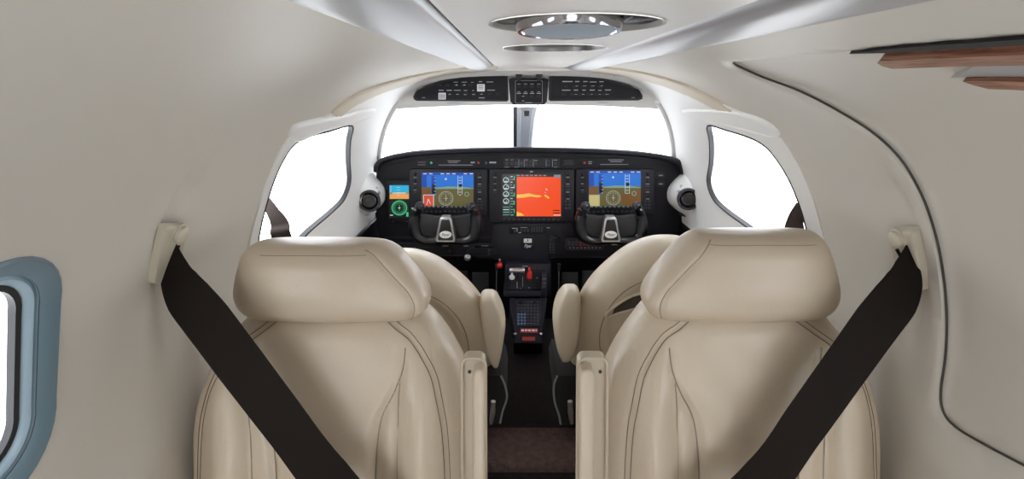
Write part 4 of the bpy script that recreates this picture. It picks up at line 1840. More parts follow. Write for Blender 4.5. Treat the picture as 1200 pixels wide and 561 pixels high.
def text(s, c, h, m, parent, rot=None, name='lettering', shear=0.0, w=None):
    cu = bpy.data.curves.new('t', 'FONT')
    cu.body = s
    cu.size = 1.0
    cu.shear = shear
    cu.align_x = 'CENTER'
    cu.align_y = 'CENTER'
    cu.extrude = 0.02
    cu.offset = 0.01
    to = bpy.data.objects.new('t', cu)
    C.objects.link(to)
    bpy.context.view_layer.update()
    dg = bpy.context.evaluated_depsgraph_get()
    me = bpy.data.meshes.new_from_object(to.evaluated_get(dg))
    bpy.data.objects.remove(to)
    xs = [v.co.x for v in me.vertices]
    W = max(xs) - min(xs)
    sx = (w / W) if w else h
    mx = Matrix.Translation(c) @ (rot if rot is not None else Matrix.Rotation(PI / 2, 4, 'X')) @ Matrix.Diagonal((sx, h, h * 0.3, 1))
    me.transform(mx)
    me.materials.clear()
    return link(name, me, M[m] if isinstance(m, str) else m, parent, smooth=False)


text('Piper', Q(618.5, 288.3, YP - 0.0115), 0.019, 'white', kb, shear=0.3, w=0.029)

# left lower shelf with engine controls
bm = bmesh.new()
flat(bm, [(448, 284), (556, 284), (556, 290), (580, 291), (582, 297), (574, 300.5), (448, 300.5)], YP - 0.03, 0.03, bev=0.003)
ls = done('lower_panel', bm, M['black'], panel, ang=40)
bm = bmesh.new()
pp = [Q(x, y, YP - 0.031) for x, y in ((455, 290), (535, 290), (550, 290.5), (578, 291))]
tube(bm, pp, 0.0008, n=6)
pp = [Q(x, y, YP - 0.031) for x, y in ((455, 299.5), (540, 299.5), (575, 299.8))]
tube(bm, pp, 0.0008, n=6)
done('panel_edge_line', bm, M['dgrey'], ls)
knob(ls, 548, 301, 0.0135, 0.022, 'silver', Y=YP - 0.030)
knob(ls, 526, 293, 0.006, 0.010, 'black2', Y=YP - 0.030)
knob(ls, 573, 293, 0.005, 0.010, 'key', Y=YP - 0.030)
knob(ls, 573, 297, 0.004, 0.010, 'key', Y=YP - 0.030)
knob(ls, 548, 293, 0.004, 0.012, 'black2', Y=YP - 0.030)
for x, y in ((475, 290), (480, 293), (486, 290), (492, 293)):
    knob(ls, x, y, 0.0035, 0.006, 'key', Y=YP - 0.030)
prints(ls, [(522, 288, 7, 0.8), (546, 288, 6, 0.8), (568, 288, 8, 0.8)], YP - 0.0302)
# audio jack under the left screen
bm = bmesh.new()
flat(bm, rr(560, 256, 567, 271, 2), YP - 0.004, 0.004, bev=0.001)
o = done('trim_switch', bm, M['black2'], panel, ang=40)
keyb(o, 563.5, 262.5, 3.5, 3, 'key', Y=YP - 0.004, name='rocker')
prints(o, [(563.5, 268, 3.4, 1.6), (563.5, 262.4, 2, 1)], YP - 0.0072, 'print')

# right lower panel: round gauges and row of breakers
bm = bmesh.new()
flat(bm, [(644, 277), (655, 277), (660, 283), (792, 283), (792, 300.5), (650, 300.5), (646, 304), (642, 304)], YP - 0.012, 0.012, bev=0.002)
rp = done('lower_panel', bm, M['black'], panel, ang=40)
bm = bmesh.new()
flat(bm, rr(643.5, 275, 651.5, 300, 3.8), YP - 0.018, 0.006, bev=0.001)
g_ = done('air_switch_column', bm, M['black2'], rp, ang=40)
knob(rp, 650.5, 279, 0.010, 0.014, 'black2', Y=YP - 0.015)
knob(rp, 645.5, 281.5, 0.005, 0.01, 'black2', Y=YP - 0.018)
for i in range(4):
    for j in range(2):
        knob(rp, 645 + j * 3.4, 286 + i * 3.2, 0.0036, 0.005, 'key', Y=YP - 0.018, name='button')
bm = bmesh.new()
flat(bm, rr(662.5, 279, 708, 293.5, 3), YP - 0.017, 0.005, bev=0.0012)
bb = done('breaker_box', bm, M['black2'], rp, ang=40)
bm = bmesh.new()
tube(bm, [Q(x, y, YP - 0.0172) for x, y in rr(663.5, 280, 707, 292.5, 3)] + [Q(*rr(663.5, 280, 707, 292.5, 3)[0], YP - 0.0172)], 0.0006, n=6)
done('panel_edge_line', bm, M['dgrey'], rp)
for i in range(9):
    keyb(rp, 667 + i * 4.4, 285 + (0.8 if i % 2 else 0), 3, 5.5, 'brown_dk' if i in (3, 4, 5, 6, 7) else 'key', Y=YP - 0.017, name='rocker_switch')
prints(rp, [(668 + i * 4.4, 290.3, 2.2, 0.6) for i in range(9)] + [(720, 286.5, 7, 1.2)], YP - 0.0172, 'print')
bm = bmesh.new()
for a in (((645, 301.3), (792, 301.3)), ((586, 307.5), (642, 307.5))):
    tube(bm, [Q(*a[0], YP - 0.012), Q(*a[1], YP - 0.012)], 0.0011, n=6)
tube(bm, [Q(x, y, YP - 0.0065) for x, y in ((575, 278), (556, 278), (450, 278))], 0.0008, n=6)
tube(bm, [Q(x, y, YP - 0.0065) for x, y in ((578, 262.5), (662, 262.5), (668, 258), (670, 250))], 0.0008, n=6)
done('edge_line', bm, M['dgrey'], panel)

# ---- control yokes ----------------------------------------------------------
YY = 1.90


def yoke(px0, label):
    c0 = Q(px0, 270, YY)
    t = empty('control_yoke', c0, label, 'control yoke')
    q = lambda x, y, Y=YY: Q(px0 + x, y, Y)
    bm = bmesh.new()
    arc = [(-34, 250), (-36, 258), (-36, 268), (-32, 277), (-22, 281.5), (-8, 281), (0, 279.5), (8, 281), (22, 281.5), (32, 277), (36, 268), (36, 258), (34, 250)]
    pts = catmull([q(x, y) for x, y in arc], 6)
    n = len(pts)
    rad = []
    for i in range(n):
        s = abs(i / (n - 1) * 2 - 1)
        rad.append(0.021 - 0.004 * (1 - s) + 0.004 * math.exp(-((s - 0.62) / 0.2) ** 2))
    tube(bm, pts, rad, n=16)
    body = done('yoke_body', bm, M['gloss'], t, ang=70)
    # web between the arms and the hub
    bm = bmesh.new()
    web = [(-34, 253), (-26, 252), (-12, 254), (12, 254), (26, 252), (34, 253), (35, 266), (30, 277), (14, 282), (-14, 282), (-30, 277), (-35, 266)]
    prism(bm, [q(x, y, YY - 0.004) for x, y in web], (0, 1, 0), 0.022, bev=0.006)
    done('web', bm, M['rubber'], body, ang=50)
    # grips / horns
    for sg in (-1, 1):
        bm = bmesh.new()
        hp_ = catmull([q(sg * 36, 262), q(sg * 35.5, 254), q(sg * 33, 247, YY - 0.01), q(sg * 30, 242, YY - 0.02)], 6)
        tube(bm, hp_, [0.018 - 0.003 * abs(i / (len(hp_) - 1) - 0.5) for i in range(len(hp_))], n=16)
        lathe(bm, q(sg * 30, 241.5, YY - 0.018), [(0.004, -0.012), (0.016, -0.008), (0.018, 0.0), (0.014, 0.008), (0.004, 0.011)], n=20)
        g = done('grip', bm, M['gloss'], t, ang=50)
        bm = bmesh.new()
        lathe(bm, q(sg * 30 - 1, 241.5, YY - 0.032), [(0.010, 0), (0.010, 0.003), (0.007, 0.005), (0.007, 0.002), (0.003, 0.002), (0.003, 0.006), (0.0003, 0.007)], n=18)
        done('trim_hat', bm, M['key'], g, ang=40)
        bm = bmesh.new()
        bx(bm, q(sg * 37 if sg < 0 else sg * 34, 245, YY - 0.028), (0.018, 0.008, 0.006), 0.002, rot=Matrix.Rotation(math.radians(28), 4, 'Y'))
        done('grip_switch', bm, M['silver'] if px0 < 600 and sg < 0 or px0 > 600 and sg > 0 else M['key'], g)
    # hub badge
    bm = bmesh.new()
    hubp = [(-5, 254.5), (5, 254.5), (7, 257), (12, 281), (10.5, 284), (-10.5, 284), (-12, 281), (-7, 257)]
    prism(bm, [q(x, y, YY - 0.035) for x, y in hubp], (0, 1, 0), 0.04, bev=0.004)
    hub = done('hub', bm, M['silver'], t, ang=40)
    bm = bmesh.new()
    hubi = [(-4, 257.5), (4, 257.5), (5, 259), (9, 280), (8, 281.8), (-8, 281.8), (-9, 280), (-5, 259)]
    prism(bm, [q(x, y, YY - 0.037) for x, y in hubi], (0, 1, 0), 0.004, bev=0.001)
    done('hub_inlay', bm, M['gloss'], hub, ang=40)
    bm = bmesh.new()
    prism(bm, [q(7.2 * math.cos(2 * PI * k / 28), 275 + 4.2 * math.sin(2 * PI * k / 28), YY - 0.040) for k in range(28)], (0, 1, 0), 0.004, bev=0.001)
    bd = done('oval_badge', bm, M['white'], hub, ang=40)
    text('Piper', q(0, 275, YY - 0.0405), 0.013, 'dgrey', hub, shear=0.3, w=0.030)
    bm = bmesh.new()
    tube(bm, [q(0, 268, YY), q(0, 266, YP - 0.002)], 0.022, n=20)
    done('column_shaft', bm, M['black2'], t)
    return t


yoke(522, 'black left control yoke with silver hub, in front of the left flight screen')
yoke(716, 'black right control yoke with silver hub, in front of the right flight screen')

# ---- things under the panel -----------------------------------------------
# centre console: quadrant box and sloping keypad
con = empty('centre_console', (0, 1.75, 0.11), 'black centre console with throttle quadrant, sloping keypad and red placards', 'console')
YQ = 1.97
bm = bmesh.new()
prism(bm, [Q(x, y, YQ) for x, y in rr(591, 309, 646, 347, 3)], (0, 1, 0), 0.045, bev=0.004)
prism(bm, [Q(x, y, YQ - 0.03) for x, y in rr(590, 341, 640, 348, 1.5)], (0, 1, 0), 0.10, bev=0.003)
qd = done('quadrant_box', bm, M['black2'], con, ang=40)
bm = bmesh.new()
prism(bm, [Q(x, y, YQ - 0.002) for x, y in rr(596, 322, 612, 340, 1)], (0, 1, 0), 0.004)
prism(bm, [Q(x, y, YQ - 0.002) for x, y in rr(613, 314, 628, 340, 1)], (0, 1, 0), 0.004)
done('lever_gate', bm, M['rubber'], qd)
prints(qd, [(600 + i * 3.2, 327 + j * 3.6, 1.1, 2.2) for i in range(4) for j in range(4)], YQ - 0.0022, 'key')
prints(qd, [(615.5, 311.8, 7, 0.8), (606, 334, 1, 8), (612.5, 330, 0.6, 12), (610, 338, 2, 1), (620, 337, 2, 1), (629.5, 325.5, 1.6, 1.6), (616, 345.5, 46, 0.5)], YQ - 0.0023, 'print')
# throttle: horizontal silver bar grip on a stalk
bm = bmesh.new()
a, b = Q(597, 316.5, YQ - 0.07), Q(615, 316.5, YQ - 0.07)
tube(bm, [a, a.lerp(b, 0.05), a.lerp(b, 0.95), b], [0.008, 0.010, 0.010, 0.008], n=16)
th = done('throttle_grip', bm, M['silver'], con, ang=40)
bm = bmesh.new()
tube(bm, [a.lerp(b, 0.5), Q(606, 326, YQ)], 0.004)
done('throttle_lever', bm, M['dgrey'], th)
bm = bmesh.new()
lathe(bm, Q(600, 324.5, YQ - 0.045), [(0.004, -0.045), (0.004, -0.006), (0.009, -0.004), (0.0115, 0.002), (0.009, 0.008), (0.0003, 0.010)], n=20)
done('round_knob', bm, M['white'], con, ang=50)
bm = bmesh.new()
bx(bm, Q(620.5, 322, YQ - 0.06), (0.020, 0.018, 0.030), 0.004)
bx(bm, Q(620.5, 315.8, YQ - 0.055), (0.010, 0.012, 0.02), 0.003)
rk = done('condition_lever_knob', bm, M['red'], con, ang=50)
bm = bmesh.new()
tube(bm, [Q(620.5, 324, YQ - 0.05), Q(620.5, 328, YQ)], 0.003)
done('condition_lever', bm, M['dgrey'], rk)
# trim wheel
bm = bmesh.new()
c = Q(637, 333, YQ - 0.0)
for k in range(1):
    lathe(bm, c + Vector((-0.012, 0.02, 0)), [(0.02, 0), (0.060, 0.001), (0.064, 0.004), (0.064, 0.020), (0.060, 0.023), (0.02, 0.024)], Vector((1, 0, 0)), n=40)
tw = done('trim_wheel', bm, M['dgrey'], con, ang=40)
bm = bmesh.new()
for k in range(26):
    a = 2 * PI * k / 26
    bx(bm, c + Vector((0.0, 0.02 + 0.0645 * math.cos(a), 0.0645 * math.sin(a))), (0.018, 0.005, 0.005), 0.001, rot=Matrix.Rotation(a, 4, 'X'))
done('wheel_ribs', bm, M['black2'], tw)

# sloping keypad console: plane from (y 1.93, z high) to (y 1.72, lower)
KA, KB = P(615, 350, Y=1.93), P(617, 401, Y=1.76)


def K(px, py, lift=0.0):
    """point on the sloping console top"""
    f = (py - 350) / 51.0
    n = Vector((0, KB.y - KA.y, KB.z - KA.z)).normalized()
    nn = Vector((0, -abs(n.z), abs(n.y)))
    d = ray(px, py)
    # intersect with the plane through KA with normal nn
    t = (KA - CAM).dot(nn) / d.dot(nn)
    return CAM + d * t + nn * lift


nK = Vector((0, -abs((KB - KA).normalized().z), abs((KB - KA).normalized().y)))


def kplate(parent, pts, lift, th_, m, name, bev=0.001):
    bm = bmesh.new()
    prism(bm, [K(x, y, lift) for x, y in pts], -nK, th_, bev=bev)
    return done(name, bm, M[m], parent, ang=40)


ks = kplate(con, [(597, 349), (641, 349), (640, 360), (634, 394), (636, 402), (626, 402), (606, 402), (602, 402), (604, 394), (597, 360)], 0.0, 0.12, 'black', 'console_slope', 0.003)
kp = kplate(con, [(604, 352), (634, 352), (633, 383), (606, 383)], 0.005, 0.008, 'black2', 'keypad', 0.0012)
for i in range(7):
    for j in range(8):
        if j == 0 and i in (1, 5):
            continue
        x = 607.5 + i * 3.75
        y = 355 + j * 3.6
        blue = i < 3 and j >= 4
        bm = bmesh.new()
        prism(bm, [K(a, b, 0.0085) for a, b in ((x - 1.25, y - 1.05), (x + 1.25, y - 1.05), (x + 1.25, y + 1.05), (x - 1.25, y + 1.05))], -nK, 0.004, bev=0.0006)
        done('key', bm, M['keyblue' if blue else 'key'], kp, ang=40)
bm = bmesh.new()
for x in (609.5, 626):
    lathe(bm, K(x, 355, 0.006), [(0.0075, 0), (0.0075, 0.006), (0.005, 0.008), (0.005, 0.014), (0.0003, 0.015)], nK, n=18)
    done('knob', bm, M['black2'], kp, ang=40)
    bm = bmesh.new()
bm.free()
pl = kplate(con, [(610, 385.5), (630, 385.5), (630.5, 390.5), (609.5, 390.5)], 0.006, 0.006, 'dred', 'red_placard')
bm = bmesh.new()
for i, (x, w_) in enumerate(((612.5, 3), (616.5, 2.6), (620.5, 3.4), (625, 3), (628.3, 1.6))):
    prism(bm, [K(a, b, 0.0066) for a, b in ((x - w_ / 2, 387), (x + w_ / 2, 387), (x + w_ / 2, 389), (x - w_ / 2, 389))], -nK, 0.0008)
done('placard_marks', bm, M['white'], pl)
pl2 = kplate(con, [(612, 395), (627, 395), (627, 400), (612, 400)], 0.004, 0.006, 'dred', 'red_handle', 0.0015)
bm = bmesh.new()
pts_ = [K(602.5, 391, 0.004), K(603.5, 392.5, 0.004), K(605, 391, 0.004)]
tube(bm, pts_, 0.003)
done('console_corner_clip', bm, M['silver'], con)
bm = bmesh.new()
tube(bm, [K(633, 391, 0.004), K(634.5, 392.5, 0.004), K(635.5, 390.5, 0.004)], 0.003)
done('console_corner_clip', bm, M['silver'], con)
bm = bmesh.new()
bx(bm, (0.0, 2.05, 0.20), (0.10, 0.16, 0.20), 0.01)
done('console_body', bm, M['black'], con)

# red tipped lever rod, left of the console
def rod(px, py0, py1, Y, label, red):
    a, b = P(px, py0, Y=Y), P(px - 0.5, py1, Y=Y)
    bm = bmesh.new()
    tube(bm, [a, b], 0.0024, n=10)
    t = done('lever_rod', bm, M['silver'], panel)
    t['label'] = label
    bm = bmesh.new()
    for s in (-1, 1):
        tube(bm, [b + Vector((0, 0, 0.014)), b + Vector((0.006 * s, 0, 0.004)), b + Vector((0.006 * s, 0, -0.006))], 0.002, n=8)
    done('clevis', bm, M['silver'], t)
    bm = bmesh.new()
    tube(bm, [a + Vector((0, 0, 0.03)), a], [0.007, 0.005], n=12)
    done('rod_sleeve', bm, M['dgrey'], t)
    return t


rod(582, 317, 344, 1.99, 'thin silver lever rod hanging under the panel, left of the centre console', False)
rod(655, 317, 344, 1.99, 'thin silver lever rod hanging under the panel, right of the centre console', False)
t = empty('pull_knob', Q(585.5, 308.5, 1.97), 'red ball pull knob with silver tip under the panel, left of console', 'knob')
bm = bmesh.new()
lathe(bm, Q(585.5, 308.5, 1.99), [(0.003, 0), (0.003, 0.012), (0.009, 0.014), (0.013, 0.020), (0.0125, 0.028), (0.007, 0.034), (0.0003, 0.035)], n=24)
done('ball', bm, M['red'], t, ang=60)
bm = bmesh.new()
lathe(bm, Q(585.5, 304.8, 1.975), [(0.0045, -0.004), (0.0045, 0.004), (0.003, 0.006), (0.0003, 0.0065)], Vector((0, -0.4, 1)), n=16)
done('silver_tip', bm, M['silver'], t, ang=60)
bm = bmesh.new()
tube(bm, [Q(585.5, 308.5, 1.99), Q(585.5, 305, 2.04)], 0.003)
done('pull_shaft', bm, M['silver'], t)

# rudder pedals in the dark footwells
for i, (px, py, w_) in enumerate(((538, 330, 'outer left'), (563, 332, 'inner left'), (668, 332, 'inner right'), (692, 330, 'outer right'))):
    c = P(px, py, Y=2.16)
    t = empty('rudder_pedal', (c.x, c.y, 0.12), 'dark rudder pedal in the footwell, the %s one of four' % w_, 'pedal')
    bm = bmesh.new()
    bx(bm, (c.x, c.y, c.z), (0.075, 0.012, 0.10), 0.005, rot=Matrix.Rotation(math.radians(-20), 4, 'X'))
    done('pedal_plate', bm, M['rubber'], t)
    bm = bmesh.new()
    tube(bm, [(c.x, c.y + 0.01, c.z - 0.03), (c.x, c.y + 0.03, 0.14), (c.x, c.y + 0.03, 0.10)], 0.008)
    done('pedal_arm', bm, M['dgrey'], t)

# ---- air vents on the white pods beside the panel ----------------------------
for s, (px, py), lab in ((-1, (432, 235), 'round black air vent on the white lining left of the panel'), (1, (807.5, 233), 'round black air vent on the white lining right of the panel')):
    Yv = 1.93
    c = P(px, py, Y=Yv)
    # pod: a dome swelling out of the lining
    uc, y_c = s * (DU - 0.070), 2.02

    def pod_h(u_, y_):
        q_ = math.hypot((u_ - uc) / 0.085, (y_ - y_c) / 0.13)
        return 0.0025 + 0.066 * max(0.0, 1 - q_ ** 2.6) ** 1.2
    bm = bmesh.new()
    rows = []
    for i_ in range(25):
        r_ = i_ / 24
        rows.append([SH(uc + 0.085 * r_ * math.sin(2 * PI * k_ / 48), y_c + 0.13 * r_ * math.cos(2 * PI * k_ / 48), pod_h(uc + 0.085 * r_ * math.sin(2 * PI * k_ / 48), y_c + 0.13 * r_ * math.cos(2 * PI * k_ / 48))) for k_ in range(48)])
    grid(bm, rows, True)
    struct(done('trim_%d' % (16 if s < 0 else 17), bm, M['cock'], ang=180))

    def on_pod(px_, py_):
        d_ = ray(px_, py_)
        t_ = 1.5
        while t_ < 2.3:
            p_ = CAM + d_ * t_
            u_ = xz2u(p_.x, p_.z)
            if math.hypot(*prof(u_)[0:1], prof(u_)[1] - ZC) - math.hypot(p_.x, p_.z - ZC) < pod_h(u_, p_.y):
                break
            t_ += 0.004
        return p_
    c = on_pod(px, py) + Vector((-0.006 * s, -0.012, 0.001))
    ax = Vector((-0.25 * s, -1, 0.1)).normalized()
    t = empty('air_vent', c, lab, 'air vent')
    bm = bmesh.new()
    lathe(bm, c, [(0.040, -0.035), (0.041, 0.006), (0.039, 0.009), (0.033, 0.009), (0.031, 0.003), (0.030, -0.003)], ax, n=36)
    done('vent_housing', bm, M['dgrey'], t, ang=50)
    bm = bmesh.new()
    lathe(bm, c, [(0.0305, 0), (0.028, 0.006), (0.022, 0.011), (0.0195, 0.011), (0.0185, 0.004), (0.011, 0.004), (0.0105, 0.009), (0.004, 0.010), (0.0003, 0.010)], ax, n=32)
    done('vent_nozzle', bm, M['gloss'], t, ang=50)
    # small black catch below and grey screw above
    k = on_pod(px + 8 * (-s), py + 17)
    bm = bmesh.new()
    lathe(bm, k, [(0.011, -0.01), (0.011, 0.004), (0.007, 0.008), (0.0003, 0.009)], n=20)
    bx(bm, k + Vector((0.012 * s, 0.0, -0.008)), (0.024, 0.012, 0.012), 0.003, rot=Matrix.Rotation(math.radians(30 * s), 4, 'Y'))
    tag(done('catch_knob', bm, M['rubber'], ang=50), 'small black catch knob just below the %s air vent' % ('left' if s < 0 else 'right'), 'catch')
    k = on_pod(px + 12 * (-s), py - 9)
    bm = bmesh.new()
    lathe(bm, k, [(0.006, -0.004), (0.007, 0.004), (0.004, 0.009), (0.0003, 0.010)], n=16)
    bx(bm, k + Vector((0.010 * s, 0.004, 0.012)), (0.012, 0.012, 0.024), 0.004)
    tag(done('hinge_pin', bm, M['silver'], ang=50), 'small metal hinge pin on the edge of the %s white pod' % ('left' if s < 0 else 'right'), 'fitting')

# ---- overhead switch panel -----------------------------------------------------
YO = 1.885
oh = empty('overhead_console', (0, YO, 1.09), 'long black overhead switch panel in three sections above the windscreen', 'overhead panel')


def oplate(pts, Y, m, name, dep=0.02, bev=0.002):
    bm = bmesh.new()
    prism(bm, [Q(x, y, Y) for x, y in pts], (0, 1, 0.05), dep, bev=bev)
    return done(name, bm, M[m], oh, ang=40)


Lp = [(484, 113), (487, 107), (498, 100.5), (515, 94.5), (540, 89.5), (565, 87.3), (592, 86.6), (595, 88), (596, 117), (594, 119), (488, 118.3), (485, 116.5)]
Rp = [(753, 112), (750, 106.5), (738, 100), (720, 94.5), (700, 90), (675, 87.5), (648, 86.3), (644, 88), (643, 117), (645, 118.5), (748, 117.8), (753, 116)]
lo_ = oplate(Lp, YO, 'dgrey', 'left_section')
ro_ = oplate(Rp, YO, 'dgrey', 'right_section')


def shrink(pts, k):
    cx = sum(p[0] for p in pts) / len(pts)
    cy_ = sum(p[1] for p in pts) / len(pts)
    out = []
    for x, y in pts:
        out.append((x + (k if x < cx else -k) * 1.0, y + (k if y < cy_ else -k)))
    return out


for sec, pts in ((lo_, shrink(Lp, 1.3)), (ro_, shrink(Rp, 1.3))):
    bm = bmesh.new()
    prism(bm, [Q(x, y, YO - 0.003) for x, y in pts], (0, 1, 0), 0.006, bev=0.0008)
    done('face_plate', bm, M['black'], sec, ang=40)
mo = oplate([(596, 93), (600, 91.5), (638, 91.5), (643, 93), (641, 119), (637, 123), (602, 123), (598, 119)], YO - 0.012, 'black2', 'middle_section', 0.03)
bm = bmesh.new()
prism(bm, [Q(x, y, YO - 0.016) for x, y in rr(603.5, 94, 636, 121.5, 1.5)], (0, 1, 0), 0.006, bev=0.0008)
done('face_plate', bm, M['black'], mo, ang=40)
bm = bmesh.new()
o_ = rr(604, 94.5, 635.5, 121, 1.3)
tube(bm, [Q(x, y, YO - 0.0165) for x, y in o_ + o_[:1]], 0.0007, n=6)
done('edge_line', bm, M['print'], mo)
for pts, sec in ((shrink(Lp, 2.2), lo_), (shrink(Rp, 2.2), ro_)):
    bm = bmesh.new()
    tube(bm, [Q(x, y, YO - 0.0035) for x, y in pts + pts[:1]], 0.0006, n=6)
    done('edge_line', bm, M['key'], sec)
for x in (608, 632):
    bm = bmesh.new()
    prism(bm, [Q(a, b, YO - 0.028) for a, b in ((x - 3.6, 86.5), (x + 3.6, 86.5), (x + 4, 89), (x + 2.8, 91), (x + 2.8, 93.5), (x + 1.6, 95), (x - 1.6, 95), (x - 2.8, 93.5), (x - 2.8, 91), (x - 4, 89))], (0, 1, 0), 0.014, bev=0.002)
    done('bracket', bm, M['rubber'], mo, ang=40)


def okeys(sec, pts, Y, w=4, h=3, name='switch'):
    for x, y in pts:
        keyb(sec, x, y, w, h, 'black2', Y=Y, dep=0.004, name=name)


okeys(lo_, [(515 + i * 9, 99.5) for i in range(5)], YO - 0.003)
okeys(lo_, [(518 + i * 9.3, 109.8) for i in range(8)], YO - 0.003)
prints(lo_, [(534, 96.2, 5, 0.7), (544, 96.2, 6, 0.7), (553.5, 96.4, 3, 0.6), (563, 95.6, 4, 0.9), (574, 96, 8, 0.8), (517, 105.8, 6, 1.1), (526.5, 105.8, 6, 1.1), (536, 105.8, 8, 0.8), (545.5, 106, 4, 0.8), (554.5, 106, 2, 0.8), (575.5, 105.6, 9, 0.9), (535, 99.6, 2.6, 1.2), (544.2, 99.6, 2.6, 1.2), (527, 110.5, 2.5, 0.8), (536, 110.5, 3, 0.6), (545, 110.8, 3, 0.6), (555, 110.6, 3, 0.7), (564, 110.3, 3, 0.7), (564.5, 114.6, 7, 0.9), (496.5, 114.3, 4, 0.5)], YO - 0.0072, 'print')
keyb(lo_, 563.5, 102.8, 9, 8.5, 'grey', Y=YO - 0.003, dep=0.006, name='grille_plate')
keyb(lo_, 518, 112.6, 8.5, 8, 'grey', Y=YO - 0.003, dep=0.006, name='grille_plate')
prints(lo_, [(515.5 + i * 1.7, 113, 0.6, 5.5) for i in range(4)] + [(563.5, 100.5 + i * 1.8, 6, 0.5) for i in range(3)], YO - 0.0092, 'key')
okeys(ro_, [(664 + i * 10, 101.5) for i in range(5)], YO - 0.003)
okeys(ro_, [(661 + i * 9.6, 110.5) for i in range(6)], YO - 0.003)
prints(ro_, [(665, 95.5, 12, 1.1), (676.5, 95.5, 5, 1.0), (686, 95.5, 5, 1.0), (695, 96, 8, 0.9), (705, 95.7, 5, 1.0), (676, 100.8, 3, 0.5), (685.5, 100.6, 4, 0.5), (695, 100.6, 4, 0.5), (705, 100.6, 3, 0.5), (663.5, 105.6, 10, 1.0), (675, 105.5, 5, 1.1), (684.5, 105.5, 4, 1.0), (694, 105.5, 6, 1.1), (703, 105.8, 4, 0.8), (712.5, 105.4, 7, 1.1), (675, 110.5, 3, 0.5), (683.5, 110.5, 3, 0.5), (693.5, 110.5, 3, 0.5), (703, 110.5, 3, 0.5), (711.5, 110.5, 4, 0.5), (742, 114.3, 4, 0.6)], YO - 0.0072, 'print')
okeys(mo, [(608 + i * 7.8, 101) for i in range(4)], YO - 0.016, 4.5, 3.4)
okeys(mo, [(608 + i * 7.8, 112.5) for i in range(4)], YO - 0.016, 4.5, 3.4)
prints(mo, [(608 + i * 7.8, 98.4, 4, 0.7) for i in range(4)] + [(608 + i * 7.8, 107.4, 3, 0.6) for i in range(4)] + [(608 + i * 7.8, 109.3, 5, 1.0) for i in range(4)] + [(613, 112.8, 2.6, 0.7), (613, 118.2, 3, 0.6), (619.5, 120.2, 8, 0.7)], YO - 0.0202, 'print')
# small fittings on the header
for px, py in ((536, 85.8), (720, 88)):
    bm = bmesh.new()
    lathe(bm, P(px, py, Y=1.83), [(0.0035, -0.004), (0.0035, 0.003), (0.0003, 0.004)], n=12)
    tag(done('header_screw', bm, M['rubber']), 'tiny black screw in the white header %s of the overhead panel' % ('left' if px < 600 else 'right'), 'screw')
bm = bmesh.new()
bx(bm, P(531, 121.5, Y=1.985), (0.05, 0.02, 0.008), 0.002)
tag(done('sun_visor_clip', bm, M['grey']), 'small grey clip under the header above the left windscreen pane', 'clip')
bm = bmesh.new()
bx(bm, P(707, 120.8, Y=1.985), (0.045, 0.02, 0.006), 0.002)
tag(done('sun_visor_clip', bm, M['grey']), 'small grey clip under the header above the right windscreen pane', 'clip')

# ---- cabinet edge high on the right wall --------------------------------------


def uvq(pts):
    return [Vector(uv(*p)) for p in pts]


def dense_poly(pts, k=5):
    out = []
    n = len(pts)
    for i in range(n):
        a, b = Vector(pts[i]), Vector(pts[(i + 1) % n])
        for j in range(k):
            out.append(a.lerp(b, j / k))
    return [(p.x, p.y) for p in out]




def board(name, poly, off0, off1, m, parent, ang=30):
    bm = cdt_mesh(poly, [], 0.02, lambda u, y: SH(u, y, off1))
    face_inward(bm)
    be = [e for e in bm.edges if len(e.link_faces) == 1]
    ge = bmesh.ops.extrude_edge_only(bm, edges=be)
    for v in [g for g in ge['geom'] if isinstance(g, bmesh.types.BMVert)]:
        v.co += (v.co - Vector((0, v.co.y, ZC))).normalized() * (off1 - off0)
    bmesh.ops.recalc_face_normals(bm, faces=bm.faces)
    return done(name, bm, m, parent, smooth=True, ang=ang, norm=False)


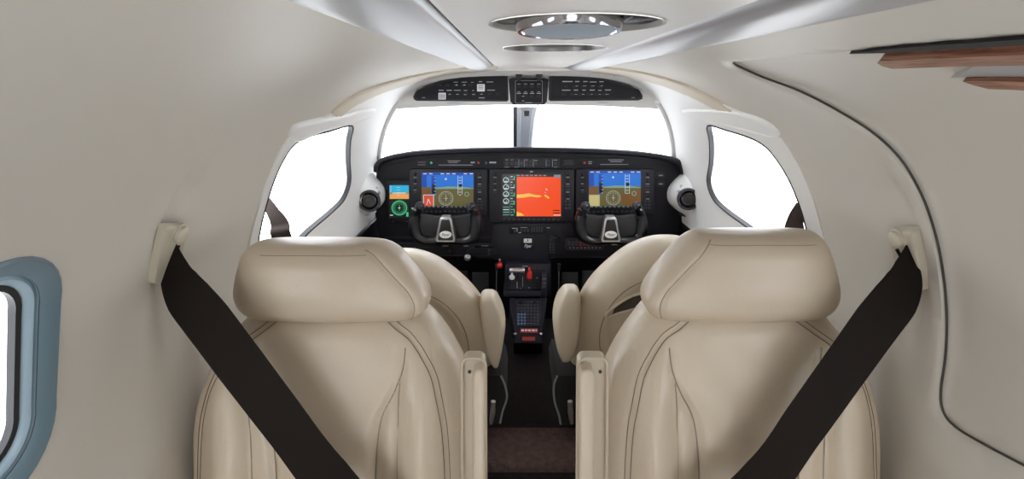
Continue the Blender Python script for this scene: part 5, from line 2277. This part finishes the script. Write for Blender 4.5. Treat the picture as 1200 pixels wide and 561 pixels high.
cab = empty('overhead_cabinet', SH(*uv(1110, 60)), 'overhead cabinet on the upper right wall with wood veneer edges and dark gap', 'cabinet')
board('dark_gap', uvq(dense_poly([(1000, 48), (1040, 41), (1100, 34), (1200, 24), (1290, 13), (1290, 24), (1200, 32), (1100, 41), (1040, 46)])), 0.0, 0.0115, M['shadowgap'], cab)
board('cover_plate', uvq(dense_poly([(985, 54), (995, 50), (1060, 43), (1130, 38), (1200, 33), (1290, 25), (1290, 33), (1200, 40), (1130, 46), (1040, 53), (1000, 57)])), 0.0, 0.005, M['ceil'], cab)
board('wood_edge', uvq(dense_poly([(1034, 59), (1037, 56), (1080, 53), (1200, 44), (1290, 36), (1290, 52), (1200, 58), (1130, 61), (1052, 66), (1040, 63)])), 0.0, 0.012, M['wood'], cab)
board('lower_plate', uvq(dense_poly([(1118, 85), (1135, 77), (1158, 62), (1200, 60), (1290, 54), (1290, 86), (1200, 82.5), (1150, 83)])), 0.0, 0.0055, M['rail'], cab)
board('wood_edge', uvq(dense_poly([(1135, 84.5), (1160, 83.5), (1200, 83.5), (1290, 87), (1290, 100), (1200, 94), (1166, 93.5), (1148, 89)])), 0.0, 0.009, M['wood'], cab)

groups = {'seat': None, 'ceiling light': 'round ceiling lights', 'belt guide': 'seat belt guides on the walls', 'control yoke': 'control yokes', 'air vent': 'air vents beside the instrument panel', 'pedal': 'rudder pedals', 'catch': 'catch knobs under the vents', 'fitting': 'hinge pins on the pods', 'screw': 'screws in the header', 'clip': 'clips under the header'}
for o in bpy.data.objects:
    c_ = o.get('category')
    if not c_:
        continue
    if c_ == 'seat':
        o['group'] = 'passenger seats facing aft' if o.name.startswith('passenger') else 'pilot seats'
    elif c_ == 'seat belt':
        o['group'] = 'brown pilot belts' if 'pilot belt' in o['label'] else 'black belts of the passenger seats'
    elif groups.get(c_):
        o['group'] = groups[c_]
# ------------------------------------------------------------- world, render
w = bpy.data.worlds.new('overcast_sky')
bpy.context.scene.world = w
w.use_nodes = True
bg = w.node_tree.nodes['Background']
bg.inputs['Color'].default_value = (0.93, 0.96, 1.0, 1)
bg.inputs['Strength'].default_value = 6.4
vs = bpy.context.scene.view_settings
vs.view_transform = 'Standard'
vs.look = 'None'
vs.gamma = 1
vs.exposure = 0.0
vs.use_curve_mapping = False
cy = bpy.context.scene.cycles
cy.max_bounces = 14
cy.diffuse_bounces = 8
cy.transparent_max_bounces = 12
cy.use_denoising = True
